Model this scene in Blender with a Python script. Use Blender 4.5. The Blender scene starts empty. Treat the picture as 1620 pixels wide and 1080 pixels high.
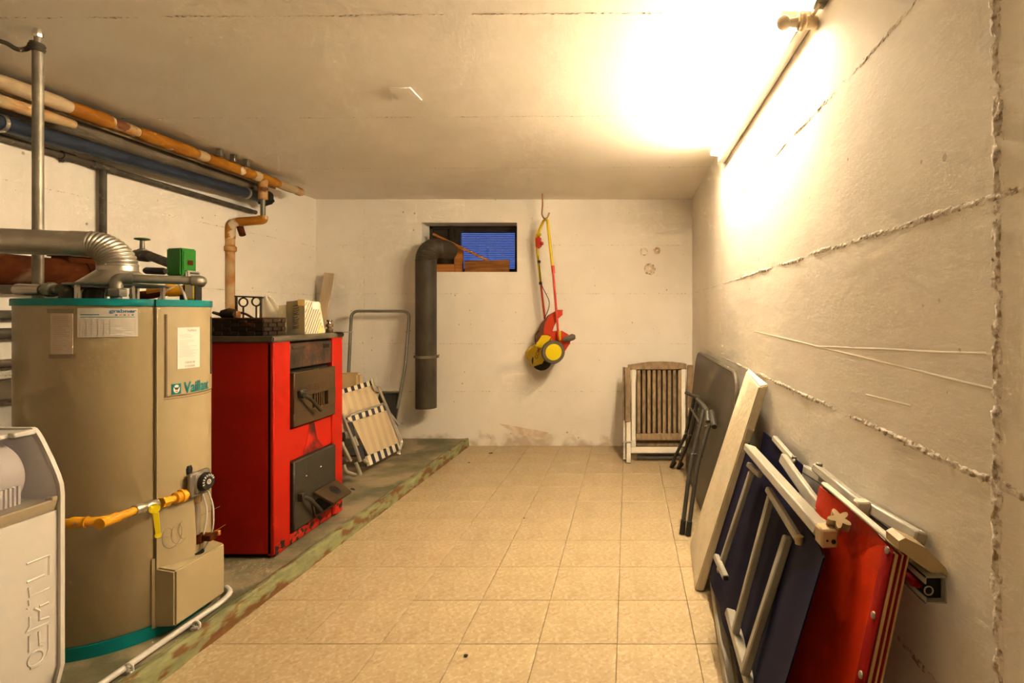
import bpy, bmesh, math, random
from mathutils import Vector, Matrix, noise
random.seed(7)
V = Vector
scene = bpy.context.scene
COL = scene.collection

# ------------------------------------------------------------------ camera, world, exposure
F, CX, CY, H = 836.0, 994.0, 497.0, 1.255      # focal length and vanishing point (pixels), eye height (m)
cam_d = bpy.data.cameras.new('camera')
cam_d.sensor_width = 36.0
cam_d.lens = F / 1620 * 36
cam_d.shift_x = -(CX - 810) / 1620
cam_d.shift_y = -(540 - CY) / 1620
cam_d.clip_start = 0.02
cam = bpy.data.objects.new('camera', cam_d)
COL.objects.link(cam)
cam.location = (0, 0, H)
cam.rotation_euler = (math.pi / 2, 0, 0)
scene.camera = cam

world = bpy.data.worlds.new('dusk_sky')
scene.world = world
world.use_nodes = True
bg = world.node_tree.nodes['Background']
bg.inputs['Color'].default_value = (0.17, 0.31, 1.0, 1)
bg.inputs['Strength'].default_value = 0.125

scene.view_settings.view_transform = 'Standard'
scene.view_settings.look = 'None'
scene.view_settings.exposure = 2.73
scene.view_settings.gamma = 1.0
scene.view_settings.use_curve_mapping = False
scene.cycles.use_denoising = True
scene.cycles.use_light_tree = False
scene.cycles.use_adaptive_sampling = True
scene.cycles.adaptive_threshold = 0.04
scene.cycles.adaptive_min_samples = 16
scene.cycles.max_bounces = 8
scene.cycles.diffuse_bounces = 4

TUBE_COLOR = (1.0, 0.815, 0.55)
TUBE_POWER = 76.0

# ------------------------------------------------------------------ geometry of the place
XR, XL, YB, YF, ZC = 0.61, -2.98, 5.04, -0.9, 2.35     # right/left wall, back/front wall, ceiling
ZP = 0.07                                             # height of the concrete plinth
def kerb_x(y): return -1.645 + 0.025 * y

def P(px, py, y):            # point seen at pixel (px,py) standing at depth y
    return V(((px - CX) / F * y, y, H - (py - CY) / F * y))
def PX(px, py, x):           # ... standing in the plane x
    return P(px, py, x * F / (px - CX))
def PZ(px, py, z):           # ... lying at height z
    return P(px, py, (H - z) * F / (py - CY))
def PL(px, py, p0, n):       # ... lying in a plane through p0 with normal n
    d = V(((px - CX) / F, 1, -(py - CY) / F)); o = V((0, 0, H))
    t = (V(p0) - o).dot(n) / d.dot(n)
    return o + d * t

# ------------------------------------------------------------------ mesh helpers
def frame(d, up=None):
    d = V(d).normalized()
    up = V(up) if up is not None else (V((0, 0, 1)) if abs(d.z) < .95 else V((1, 0, 0)))
    s = d.cross(up)
    if s.length < 1e-6: s = d.cross(V((0, 1, 0)))
    s.normalize()
    return s, d, s.cross(d).normalized()

class G:
    def __init__(s): s.bm = bmesh.new()
    def grow(s, verts, faces):
        vs = [s.bm.verts.new(v) for v in verts]
        for f in faces:
            try: s.bm.faces.new([vs[i] for i in f])
            except ValueError: pass
        return vs
    def hexa(s, p, bev=0, seg=1):     # p: 4 bottom + 4 top points
        vs = s.grow(p, [(3, 2, 1, 0), (4, 5, 6, 7), (0, 1, 5, 4), (1, 2, 6, 5), (2, 3, 7, 6), (3, 0, 4, 7)])
        if bev:
            es = {e for v in vs for e in v.link_edges}
            bmesh.ops.bevel(s.bm, geom=list(es), offset=bev, segments=seg, affect='EDGES', clamp_overlap=True)
        return s
    def box(s, a, b, bev=0, seg=1):
        x0, y0, z0 = [min(a[i], b[i]) for i in range(3)]; x1, y1, z1 = [max(a[i], b[i]) for i in range(3)]
        return s.hexa([(x0, y0, z0), (x1, y0, z0), (x1, y1, z0), (x0, y1, z0),
                       (x0, y0, z1), (x1, y0, z1), (x1, y1, z1), (x0, y1, z1)], bev, seg)
    def obox(s, c, ax, ay, az, bev=0, seg=1):   # oriented box by centre and half axes
        c, ax, ay, az = V(c), V(ax), V(ay), V(az)
        q = [c - ax - ay, c + ax - ay, c + ax + ay, c - ax + ay]
        return s.hexa([v - az for v in q] + [v + az for v in q], bev, seg)
    def bar(s, p0, p1, w, h, up=None, bev=.002):   # w across, h along up
        p0, p1 = V(p0), V(p1)
        sd, d, u = frame(p1 - p0, up)
        return s.obox((p0 + p1) / 2, sd * w / 2, (p1 - p0) / 2, u * h / 2, bev)
    def loops(s, rings, cap=True, closed=False):
        n = len(rings[0]); vs = [[s.bm.verts.new(v) for v in r] for r in rings]
        m = len(vs)
        for i in range(m if closed else m - 1):
            a, b = vs[i], vs[(i + 1) % m]
            for k in range(n):
                try: s.bm.faces.new((a[k], a[(k + 1) % n], b[(k + 1) % n], b[k]))
                except ValueError: pass
        if cap and not closed:
            s.bm.faces.new(list(reversed(vs[0]))); s.bm.faces.new(vs[-1])
        return s
    def tube(s, pts, r, seg=12, fil=0, cap=True, closed=False, fs=5):
        pts = [V(p) for p in pts]
        if fil and len(pts) > 2:
            if isinstance(r, (list, tuple)): r = [r[0]] + [q for q in r[1:-1] for _ in range(fs + 1)] + [r[-1]]
            pts = fillet(pts, fil, fs)
        n = len(pts)
        rr = r if isinstance(r, (list, tuple)) else [r] * n
        rings = []; sd = None
        for i in range(n):
            if closed: d = pts[(i + 1) % n] - pts[i - 1]
            elif i == 0: d = pts[1] - pts[0]
            elif i == n - 1: d = pts[-1] - pts[-2]
            else: d = (pts[i + 1] - pts[i]).normalized() + (pts[i] - pts[i - 1]).normalized()
            d.normalize()
            if sd is None: sd = frame(d)[0]
            else:
                sd = sd - d * sd.dot(d)
                sd = sd.normalized() if sd.length > 1e-6 else frame(d)[0]
            u = sd.cross(d)
            rings.append([pts[i] + (sd * math.cos(a) + u * math.sin(a)) * rr[i] for a in [2 * math.pi * k / seg for k in range(seg)]])
        return s.loops(rings, cap, closed)
    def cyl(s, p0, p1, r, r2=None, seg=20, cap=True):
        return s.tube([p0, p1], [r, r if r2 is None else r2], seg, cap=cap)
    def lathe(s, prof, c, axis=(0, 0, 1), seg=32, cap=True, a0=0):
        sd, d, u = frame(axis); c = V(c)
        return s.loops([[c + d * h + (sd * math.cos(a) + u * math.sin(a)) * max(r, 1e-4) for a in [a0 + 2 * math.pi * k / seg for k in range(seg)]] for r, h in prof], cap)
    def torus(s, c, axis, R, r, seg=24, rs=8):
        sd, d, u = frame(axis); c = V(c)
        return s.tube([c + (sd * math.cos(a) + u * math.sin(a)) * R for a in [2 * math.pi * k / seg for k in range(seg)]], r, rs, closed=True)
    def prism(s, pts, off):           # planar outline extruded by vector off
        pts = [V(p) for p in pts]; n = len(pts); off = V(off)
        a = [s.bm.verts.new(p) for p in pts]; b = [s.bm.verts.new(p + off) for p in pts]
        s.bm.faces.new(list(reversed(a))); s.bm.faces.new(b)
        for k in range(n): s.bm.faces.new((a[k], a[(k + 1) % n], b[(k + 1) % n], b[k]))
        return s
    def sheet(s, fn, nu, nv, thick=None):   # grid of points fn(u,v); optional second side fn - thick vector
        g = [[V(fn(i / nu, j / nv)) for j in range(nv + 1)] for i in range(nu + 1)]
        a = [[s.bm.verts.new(p) for p in r] for r in g]
        for i in range(nu):
            for j in range(nv): s.bm.faces.new((a[i][j], a[i + 1][j], a[i + 1][j + 1], a[i][j + 1]))
        if thick is not None:
            t = V(thick)
            b = [[s.bm.verts.new(p - t) for p in r] for r in g]
            for i in range(nu):
                for j in range(nv): s.bm.faces.new((b[i][j], b[i][j + 1], b[i + 1][j + 1], b[i + 1][j]))
            rim = [(i, 0) for i in range(nu)] + [(nu, j) for j in range(nv)] + [(i, nv) for i in range(nu, 0, -1)] + [(0, j) for j in range(nv, 0, -1)]
            for k in range(len(rim)):
                p, q = rim[k], rim[(k + 1) % len(rim)]
                s.bm.faces.new((a[q[0]][q[1]], a[p[0]][p[1]], b[p[0]][p[1]], b[q[0]][q[1]]))
        return s
    def ball(s, c, r, sx=1, sy=1, sz=1, seg=20, ring=12):
        m = Matrix.Translation(V(c)) @ Matrix.Diagonal((r * sx, r * sy, r * sz, 1))
        bmesh.ops.create_uvsphere(s.bm, u_segments=seg, v_segments=ring, radius=1, matrix=m); return s
    def jitter(s, amt):
        for v in s.bm.verts: v.co += V((random.uniform(-1, 1), random.uniform(-1, 1), random.uniform(-1, 1))) * amt
        return s
    def text(s, body, size, fn, bold=0.0, align='LEFT'):
        c = bpy.data.curves.new('t', 'FONT'); c.body = body; c.size = size; c.offset = bold; c.align_x = align; c.resolution_u = 3
        o = bpy.data.objects.new('t', c); COL.objects.link(o)
        bpy.context.view_layer.update()
        me = o.evaluated_get(bpy.context.evaluated_depsgraph_get()).to_mesh()
        s.grow([fn(v.co.x, v.co.y) for v in me.vertices], [tuple(p.vertices) for p in me.polygons])
        bpy.data.objects.remove(o); bpy.data.curves.remove(c)
        return s

def fillet(pts, r, fs=5):
    out = [pts[0]]
    for i in range(1, len(pts) - 1):
        a, b, c = pts[i - 1], pts[i], pts[i + 1]
        d0, d1 = (a - b), (c - b)
        l = min(r, d0.length * .49, d1.length * .49)
        p0, p1 = b + d0.normalized() * l, b + d1.normalized() * l
        for k in range(fs + 1):
            t = k / fs
            out.append(p0 * (1 - t) ** 2 + b * 2 * t * (1 - t) + p1 * t ** 2)
    out.append(pts[-1]); return out

ORG = {}
def build(name, g, m, parent=None, smooth=40, label=None):
    """one mesh object; parts carry their thing's origin"""
    bm = g.bm
    bmesh.ops.recalc_face_normals(bm, faces=bm.faces[:])
    if parent is None:
        xs = [v.co.x for v in bm.verts]; ys = [v.co.y for v in bm.verts]; zs = [v.co.z for v in bm.verts]
        org = V(((min(xs) + max(xs)) / 2, (min(ys) + max(ys)) / 2, min(zs)))
    else: org = ORG[parent.name]
    for v in bm.verts: v.co -= org
    me = bpy.data.meshes.new(name); bm.to_mesh(me); bm.free()
    if smooth:
        for p in me.polygons: p.use_smooth = True
        me.set_sharp_from_angle(angle=math.radians(smooth))
    me.materials.append(m)
    o = bpy.data.objects.new(name, me); COL.objects.link(o)
    if parent is None: o.location = org
    else: o.parent = parent
    ORG[o.name] = org
    if label: o['label'] = label
    return o
def thing(name, loc, label, cat, group=None):
    o = bpy.data.objects.new(name, None); COL.objects.link(o)
    o.empty_display_size = .05; o.location = loc; ORG[o.name] = V(loc)
    return tag(o, label, cat, group)
def tag(o, label, cat, group=None):
    o['label'] = label; o['category'] = cat
    if group: o['group'] = group
    return o
def struct(o, label=None):
    o['kind'] = 'structure'
    if label: o['label'] = label
    return o

# ------------------------------------------------------------------ materials
def mat(name, c1, c2=None, scale=6, rough=.6, metal=0, bump=0, bscale=40, stretch=(1, 1, 1), c3=None, c3at=.62, c3scale=8, c3soft=.05, lo=.35, hi=.65, spec=.25, var=0, alpha=None, trans=0, emit=None):
    m = bpy.data.materials.new(name); m.use_nodes = True
    nt = m.node_tree; N = nt.nodes; L = nt.links
    b = N['Principled BSDF']
    b.inputs['Roughness'].default_value = rough; b.inputs['Metallic'].default_value = metal
    b.inputs['Specular IOR Level'].default_value = spec
    if trans: b.inputs['Transmission Weight'].default_value = trans
    if alpha is not None: b.inputs['Alpha'].default_value = alpha
    if emit: b.inputs['Emission Color'].default_value = (*emit[0], 1); b.inputs['Emission Strength'].default_value = emit[1]
    tc = N.new('ShaderNodeTexCoord'); mp = N.new('ShaderNodeMapping'); mp.inputs['Scale'].default_value = stretch
    L.new(tc.outputs['Object'], mp.inputs['Vector'])
    col = None
    def ramp(fac, p0, p1):
        r = N.new('ShaderNodeMapRange'); r.interpolation_type = 'SMOOTHSTEP'
        r.inputs['From Min'].default_value = p0; r.inputs['From Max'].default_value = p1
        L.new(fac, r.inputs['Value']); return r.outputs['Result']
    def noise(sc, detail=5, off=0):
        n = N.new('ShaderNodeTexNoise'); n.inputs['Scale'].default_value = sc; n.inputs['Detail'].default_value = detail
        if off:
            a = N.new('ShaderNodeVectorMath'); a.inputs[1].default_value = (off, off * .7, off * 1.3)
            L.new(mp.outputs['Vector'], a.inputs[0]); L.new(a.outputs[0], n.inputs['Vector'])
        else: L.new(mp.outputs['Vector'], n.inputs['Vector'])
        return n.outputs['Fac']
    def mix(f, a, c):
        x = N.new('ShaderNodeMix'); x.data_type = 'RGBA'
        L.new(f, x.inputs['Factor'])
        for i, q in ((6, a), (7, c)):
            if isinstance(q, tuple): x.inputs[i].default_value = (*q[:3], 1)
            else: L.new(q, x.inputs[i])
        return x.outputs[2]
    if c2 is None: b.inputs['Base Color'].default_value = (*c1, 1)
    else: col = mix(ramp(noise(scale), lo, hi), c1, c2)
    if c3 is not None:
        col = mix(ramp(noise(c3scale, 6, 13.7), c3at - c3soft, c3at + c3soft), col if col else c1, c3)
    if var:
        oi = N.new('ShaderNodeObjectInfo'); hs = N.new('ShaderNodeHueSaturation')
        r = N.new('ShaderNodeMapRange'); r.inputs['To Min'].default_value = 1 - var; r.inputs['To Max'].default_value = 1 + var
        L.new(oi.outputs['Random'], r.inputs['Value']); L.new(r.outputs['Result'], hs.inputs['Value'])
        if col: L.new(col, hs.inputs['Color'])
        else: hs.inputs['Color'].default_value = (*c1, 1)
        col = hs.outputs['Color']
    if col: L.new(col, b.inputs['Base Color'])
    if bump:
        bp = N.new('ShaderNodeBump'); bp.inputs['Strength'].default_value = bump; bp.inputs['Distance'].default_value = .01
        L.new(noise(bscale, 6, 3.1), bp.inputs['Height']); L.new(bp.outputs['Normal'], b.inputs['Normal'])
    m['h'] = 1
    return m

def plaster(name, c1, c2, pit=(.22, .15, .09), pits=.7, grain=(1, 1, 1), dirt=None, relief=.15):
    """painted rough concrete: mottling, board grain, blow holes, drips"""
    m = mat(name, c1, c2, scale=1.6, rough=.75, spec=.25)
    nt = m.node_tree; N = nt.nodes; L = nt.links; b = N['Principled BSDF']
    tc = N.new('ShaderNodeTexCoord')
    mp = N.new('ShaderNodeMapping'); mp.inputs['Scale'].default_value = grain; L.new(tc.outputs['Object'], mp.inputs['Vector'])
    # blow holes: small voronoi dots kept only where a broad noise allows
    vo = N.new('ShaderNodeTexVoronoi'); vo.inputs['Scale'].default_value = 11; vo.inputs['Randomness'].default_value = 1; L.new(tc.outputs['Object'], vo.inputs['Vector'])
    no = N.new('ShaderNodeTexNoise'); no.inputs['Scale'].default_value = 2.3; no.inputs['Detail'].default_value = 3; L.new(tc.outputs['Object'], no.inputs['Vector'])
    th = N.new('ShaderNodeMapRange'); th.inputs['From Min'].default_value = .41; th.inputs['From Max'].default_value = .72
    th.inputs['To Min'].default_value = .02; th.inputs['To Max'].default_value = .115; L.new(no.outputs['Fac'], th.inputs['Value'])
    wn = N.new('ShaderNodeTexNoise'); wn.inputs['Scale'].default_value = 60; wn.inputs['Detail'].default_value = 3; L.new(tc.outputs['Object'], wn.inputs['Vector'])
    ad = N.new('ShaderNodeMath'); ad.operation = 'MULTIPLY_ADD'; ad.inputs[1].default_value = .09; L.new(wn.outputs['Fac'], ad.inputs[0]); L.new(vo.outputs['Distance'], ad.inputs[2])
    sb = N.new('ShaderNodeMath'); sb.operation = 'SUBTRACT'; sb.inputs[1].default_value = .045; L.new(ad.outputs[0], sb.inputs[0])
    lt = N.new('ShaderNodeMath'); lt.operation = 'LESS_THAN'; L.new(sb.outputs[0], lt.inputs[0]); L.new(th.outputs['Result'], lt.inputs[1])
    ml = N.new('ShaderNodeMath'); ml.operation = 'MULTIPLY'; ml.inputs[1].default_value = pits; L.new(lt.outputs[0], ml.inputs[0])
    src = b.inputs['Base Color'].links[0].from_socket
    mx = N.new('ShaderNodeMix'); mx.data_type = 'RGBA'; L.new(ml.outputs[0], mx.inputs['Factor']); L.new(src, mx.inputs[6]); mx.inputs[7].default_value = (*pit, 1)
    col = mx.outputs[2]
    if dirt:   # scuffs along the foot of the wall, with a shape of their own
        sp = N.new('ShaderNodeSeparateXYZ'); L.new(tc.outputs['Object'], sp.inputs[0])
        mr = N.new('ShaderNodeMapRange'); mr.inputs['From Min'].default_value = dirt[0]; mr.inputs['From Max'].default_value = dirt[1]; mr.inputs['To Min'].default_value = .32; mr.inputs['To Max'].default_value = -.2
        L.new(sp.outputs['Z'], mr.inputs['Value'])
        n2 = N.new('ShaderNodeTexNoise'); n2.inputs['Scale'].default_value = 7; n2.inputs['Detail'].default_value = 6; L.new(tc.outputs['Object'], n2.inputs['Vector'])
        a2 = N.new('ShaderNodeMath'); a2.operation = 'ADD'; L.new(mr.outputs['Result'], a2.inputs[0]); L.new(n2.outputs['Fac'], a2.inputs[1])
        r2 = N.new('ShaderNodeMapRange'); r2.inputs['From Min'].default_value = .68; r2.inputs['From Max'].default_value = .85; r2.inputs['To Max'].default_value = .75; L.new(a2.outputs[0], r2.inputs['Value'])
        m2 = N.new('ShaderNodeMix'); m2.data_type = 'RGBA'; L.new(r2.outputs['Result'], m2.inputs['Factor']); L.new(col, m2.inputs[6]); m2.inputs[7].default_value = (.42, .33, .22, 1)
        col = m2.outputs[2]
    L.new(col, b.inputs['Base Color'])
    n3 = N.new('ShaderNodeTexNoise'); n3.inputs['Scale'].default_value = 14; n3.inputs['Detail'].default_value = 9; n3.inputs['Roughness'].default_value = .62; L.new(mp.outputs['Vector'], n3.inputs['Vector'])
    s3 = N.new('ShaderNodeMath'); s3.operation = 'MULTIPLY_ADD'; s3.inputs[1].default_value = -.5; L.new(lt.outputs[0], s3.inputs[0]); L.new(n3.outputs['Fac'], s3.inputs[2])
    bp = N.new('ShaderNodeBump'); bp.inputs['Strength'].default_value = relief; bp.inputs['Distance'].default_value = .012; L.new(s3.outputs[0], bp.inputs['Height']); L.new(bp.outputs['Normal'], b.inputs['Normal'])
    return m

def terrazzo(name):
    m = mat(name, (.405, .315, .19), (.345, .26, .15), scale=3.5, rough=.42, spec=.35, var=.05, lo=.3, hi=.7)
    nt = m.node_tree; N = nt.nodes; L = nt.links; b = N['Principled BSDF']
    src = b.inputs['Base Color'].links[0].from_socket
    tc = N.new('ShaderNodeTexCoord')
    vo = N.new('ShaderNodeTexVoronoi'); vo.inputs['Scale'].default_value = 95; L.new(tc.outputs['Object'], vo.inputs['Vector'])
    rp = N.new('ShaderNodeValToRGB'); e = rp.color_ramp.elements
    e[0].position = 0; e[0].color = (.54, .445, .30, 1); e[1].position = 1; e[1].color = (.30, .20, .10, 1)
    q = rp.color_ramp.elements.new(.35); q.color = (.405, .315, .185, 1); q = rp.color_ramp.elements.new(.8); q.color = (.385, .295, .168, 1)
    sp = N.new('ShaderNodeSeparateColor'); L.new(vo.outputs['Color'], sp.inputs[0]); L.new(sp.outputs[0], rp.inputs['Fac'])
    mx = N.new('ShaderNodeMix'); mx.data_type = 'RGBA'; mx.inputs['Factor'].default_value = .55; L.new(src, mx.inputs[6]); L.new(rp.outputs['Color'], mx.inputs[7])
    n4 = N.new('ShaderNodeTexNoise'); n4.inputs['Scale'].default_value = 9; n4.inputs['Detail'].default_value = 7
    ge = N.new('ShaderNodeNewGeometry'); L.new(ge.outputs['Position'], n4.inputs['Vector'])
    r4 = N.new('ShaderNodeMapRange'); r4.inputs['From Min'].default_value = .5; r4.inputs['From Max'].default_value = .8; r4.inputs['To Max'].default_value = .4; L.new(n4.outputs['Fac'], r4.inputs['Value'])
    m4 = N.new('ShaderNodeMix'); m4.data_type = 'RGBA'; L.new(r4.outputs['Result'], m4.inputs['Factor']); L.new(mx.outputs[2], m4.inputs[6]); m4.inputs[7].default_value = (.28, .20, .10, 1)
    L.new(m4.outputs[2], b.inputs['Base Color'])
    return m

def stripes(name, axis, width, ca, cb, duty=.5, rough=.8, off=0):
    m = mat(name, ca, rough=rough, spec=.2)
    nt = m.node_tree; N = nt.nodes; L = nt.links; b = N['Principled BSDF']
    tc = N.new('ShaderNodeTexCoord'); sp = N.new('ShaderNodeSeparateXYZ'); L.new(tc.outputs['Object'], sp.inputs[0])
    d = N.new('ShaderNodeMath'); d.operation = 'MULTIPLY_ADD'; d.inputs[1].default_value = 1 / width; d.inputs[2].default_value = 50 + off; L.new(sp.outputs['XYZ'.index(axis)], d.inputs[0])
    f = N.new('ShaderNodeMath'); f.operation = 'FRACT'; L.new(d.outputs[0], f.inputs[0])
    l = N.new('ShaderNodeMath'); l.operation = 'LESS_THAN'; l.inputs[1].default_value = duty; L.new(f.outputs[0], l.inputs[0])
    x = N.new('ShaderNodeMix'); x.data_type = 'RGBA'; L.new(l.outputs[0], x.inputs['Factor']); x.inputs[6].default_value = (*ca, 1); x.inputs[7].default_value = (*cb, 1)
    L.new(x.outputs[2], b.inputs['Base Color'])
    return m

M = {}
M['wall'] = plaster('painted_concrete_wall', (.83, .78, .70), (.78, .725, .64), dirt=(.0, .35))
M['wall_r'] = plaster('painted_concrete_wall_close', (.83, .78, .70), (.78, .725, .64), grain=(1, .35, 1), pits=.5, relief=.17)
M['ceil'] = plaster('painted_concrete_ceiling', (.87, .815, .73), (.82, .765, .67), grain=(1, .4, 1), pits=.12, relief=.12)
M['seam'] = mat('rough_concrete_seam', (.78, .72, .64), (.30, .22, .14), scale=60, rough=.85, bump=.4, bscale=90, lo=.46, hi=.66)
M['scrape'] = mat('scraped_mortar', (.56, .44, .30), (.74, .66, .55), scale=14, rough=.9, bump=.3)
M['patch_brown'] = mat('crumbling_mortar', (.48, .27, .11), (.74, .62, .45), scale=30, rough=.9, bump=.5)
M['tile'] = terrazzo('terrazzo_tile')
M['grout'] = mat('dirty_grout', (.26, .18, .095), (.20, .14, .075), scale=9, rough=.9)
M['concrete'] = mat('stained_green_concrete', (.20, .165, .095), (.115, .108, .058), scale=5, rough=.75, bump=.6, bscale=22, c3=(.28, .225, .135), c3at=.56, c3scale=3.4, c3soft=.08)
M['kerb'] = mat('chipped_green_paint', (.25, .255, .115), (.17, .165, .08), scale=22, rough=.7, bump=.7, bscale=40, stretch=(1, .4, 1), c3=(.15, .068, .022), c3at=.55, c3scale=19, c3soft=.06)
M['steel'] = mat('galvanised_steel', (.50, .465, .40), (.40, .37, .32), scale=9, rough=.38, metal=.8)
M['steel_p'] = mat('weathered_galvanised_pipe', (.30, .27, .22), (.22, .20, .16), scale=14, rough=.48, metal=.5)
M['steel_d'] = mat('dull_steel_pipe', (.25, .23, .19), (.17, .155, .125), scale=12, rough=.45, metal=.6, bump=.1)
M['chrome'] = mat('bright_metal', (.7, .68, .64), rough=.2, metal=1)
M['rust'] = mat('rusted_sheet', (.092, .022, .004), (.052, .013, .003), scale=7, rough=.85, spec=.08, bump=.25, bscale=30, c3=(.16, .10, .055), c3at=.62, c3scale=4)
M['darkpipe'] = mat('grimy_dark_pipe', (.095, .082, .058), (.06, .05, .036), scale=14, rough=.6, bump=.15, c3=(.20, .17, .12), c3at=.66, c3scale=20)
M['greypipe'] = mat('grey_lagging', (.17, .135, .092), (.12, .095, .062), scale=6, rough=.7)
M['bluepipe'] = mat('blue_plastic_pipe', (.020, .028, .048), (.030, .040, .062), scale=5, rough=.4)
M['orange'] = mat('peeling_orange_lagging', (.40, .165, .010), (.31, .11, .006), scale=6, rough=.55, bump=.3, bscale=25, c3=(.62, .50, .34), c3at=.63, c3scale=6.5, c3soft=.015)
M['orange_r'] = mat('rusty_orange_pipe', (.40, .16, .02), (.52, .37, .19), scale=7, rough=.65, bump=.3, bscale=25, c3=(.16, .055, .018), c3at=.60, c3scale=10, c3soft=.03)
M['cream_lag'] = mat('cream_lagging', (.50, .38, .23), (.40, .29, .16), scale=7, rough=.7)
M['beige'] = mat('beige_enamel', (.325, .255, .14), (.31, .243, .133), scale=2, rough=.32, spec=.45)
M['beige_p'] = mat('beige_plastic', (.34, .27, .155), rough=.4, spec=.4)
M['teal'] = mat('teal_plastic', (.002, .185, .19), (.002, .165, .17), scale=4, rough=.35)
M['slot'] = mat('brown_seam_and_shade', (.16, .105, .05), rough=.7)
M['dark'] = mat('black_gap', (.012, .010, .008), rough=.8)
M['black'] = mat('black_plastic', (.022, .020, .018), rough=.4)
M['paper'] = mat('white_paper', (.52, .48, .42), rough=.8)
M['paper_w'] = mat('bright_label', (.66, .62, .57), rough=.6)
M['print'] = mat('grey_print', (.38, .34, .29), rough=.9)
M['print_b'] = mat('blue_print', (.05, .13, .22), rough=.8)
M['print_o'] = mat('orange_print', (.60, .17, .06), rough=.8)
M['tape'] = mat('grey_tape', (.19, .14, .085), rough=.5)
M['gas'] = mat('yellow_gas_paint', (.68, .33, .012), (.60, .26, .010), scale=18, rough=.4, c3=(.30, .20, .10), c3at=.66, c3scale=20, c3soft=.03)
M['yellow'] = mat('bright_yellow', (.60, .47, .005), rough=.4)
M['valve'] = mat('grey_valve_body', (.21, .18, .14), rough=.45, metal=.3)
M['copper'] = mat('copper_wire', (.42, .17, .05), rough=.35, metal=.8)
M['red'] = mat('red_enamel', (.38, .011, .0035), (.36, .010, .003), scale=3, rough=.5, spec=.15)
M['red_chip'] = mat('chipped_red_enamel', (.44, .018, .006), (.38, .014, .005), scale=10, rough=.6, bump=.8, bscale=30, c3=(.035, .022, .014), c3at=.545, c3scale=26, c3soft=.02)
M['soot'] = mat('sooty_red', (.50, .016, .006), (.06, .010, .006), scale=9, rough=.7, lo=.30, hi=.58)
M['iron'] = mat('brown_cast_iron', (.085, .050, .022), (.060, .037, .017), scale=5, rough=.5, metal=.3, bump=.1, bscale=80)
M['iron_g'] = mat('grey_cast_iron', (.055, .047, .034), (.042, .036, .026), scale=4, rough=.5, metal=.4, bump=.1, bscale=80)
M['iron_r'] = mat('scorched_plate', (.030, .022, .014), (.085, .035, .016), scale=12, rough=.6, bump=.2)
M['lid'] = mat('dark_top_plate', (.070, .058, .036), (.10, .082, .055), scale=6, rough=.5)
M['wicker'] = mat('dark_wicker', (.036, .016, .006), (.018, .009, .004), scale=14, rough=.6, bump=.3, c3=(.10, .04, .012), c3at=.68, c3scale=20, var=.25)
M['wire'] = mat('black_iron_rod', (.05, .036, .022), rough=.6, metal=.4)
M['bag'] = mat('milky_plastic_bag', (.70, .58, .42), rough=.25, alpha=.5, bump=.6, bscale=22)
M['card_w'] = mat('printed_card_light', (.60, .54, .40), rough=.7)
M['card_g'] = mat('printed_card_grey_shaded', (.27, .235, .165), (.34, .255, .12), scale=14, rough=.7)  # grey print, colour darkened for the faces not turned to the lamp
M['card_y'] = mat('card_yellow', (.75, .52, .16), rough=.7)
M['print_d'] = mat('dark_print', (.07, .065, .05), rough=.8)
M['wood'] = mat('raw_orange_timber', (.44, .17, .035), (.30, .105, .020), scale=5, rough=.65, stretch=(.6, 4, 9), bump=.1)
M['wood2'] = mat('brown_timber', (.27, .11, .025), (.17, .06, .014), scale=5, rough=.7, stretch=(1, 3, 8), bump=.15)
M['teak'] = mat('weathered_teak', (.27, .185, .10), (.19, .125, .065), scale=10, rough=.7, stretch=(4, 4, .5), bump=.15, var=.12)
M['teak_shade'] = mat('teak_in_shade', (.085, .055, .030), (.06, .04, .022), scale=8, rough=.8)  # teak darkened to carry the shadow behind the chair slats
M['pine'] = mat('pale_plank', (.55, .43, .29), (.48, .36, .23), scale=6, rough=.7, stretch=(4, 4, .5))
M['white_al'] = mat('white_painted_aluminium', (.60, .54, .44), rough=.4)
M['grey_al'] = mat('light_grey_aluminium', (.38, .35, .29), (.33, .30, .245), scale=5, rough=.4, metal=.1)
M['ivory'] = mat('ivory_plastic', (.50, .375, .21), (.44, .32, .17), scale=8, rough=.45)
M['alu'] = mat('bare_aluminium', (.66, .62, .55), rough=.3, metal=.8)
M['tubing'] = mat('grey_green_tubing', (.20, .185, .14), (.16, .15, .115), scale=8, rough=.45, metal=.3)
M['blue_f'] = mat('navy_canvas', (.006, .006, .026), (.008, .008, .030), scale=6, rough=.65, spec=.08, bump=.08, bscale=300)
M['red_f'] = mat('orange_red_canvas', (.51, .027, .003), (.47, .023, .003), scale=4, rough=.45, spec=.15, bump=.08, bscale=300)
M['red_d'] = mat('dark_red_canvas', (.20, .004, .002), rough=.65, spec=.08)
M['rope'] = mat('cream_piping', (.52, .33, .15), rough=.7)
M['poly'] = mat('cream_foam_slab', (.62, .54, .39), (.56, .48, .33), scale=5, rough=.85, bump=.35, bscale=34, c3=(.55, .42, .25), c3at=.70, c3scale=16)
M['table'] = mat('grey_brown_table_top', (.085, .070, .048), (.075, .062, .042), scale=3, rough=.42)
M['blk_tube'] = mat('charcoal_tube', (.060, .054, .044), rough=.4, metal=.2)
M['flue'] = mat('black_flue_enamel', (.040, .032, .020), (.060, .048, .031), scale=9, rough=.55, bump=.2, bscale=90, stretch=(1, 1, .6))
M['win_frame'] = mat('dark_window_frame', (.020, .017, .012), (.035, .028, .018), scale=9, rough=.5)
M['glass'] = mat('window_glass', (.92, .95, 1.0), rough=.02, trans=1.0)
M['mesh'] = mat('wire_mesh', (.030, .045, .10), rough=.6)
M['white_pl'] = mat('cream_white_plastic', (.56, .53, .49), rough=.4, spec=.4)
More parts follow.
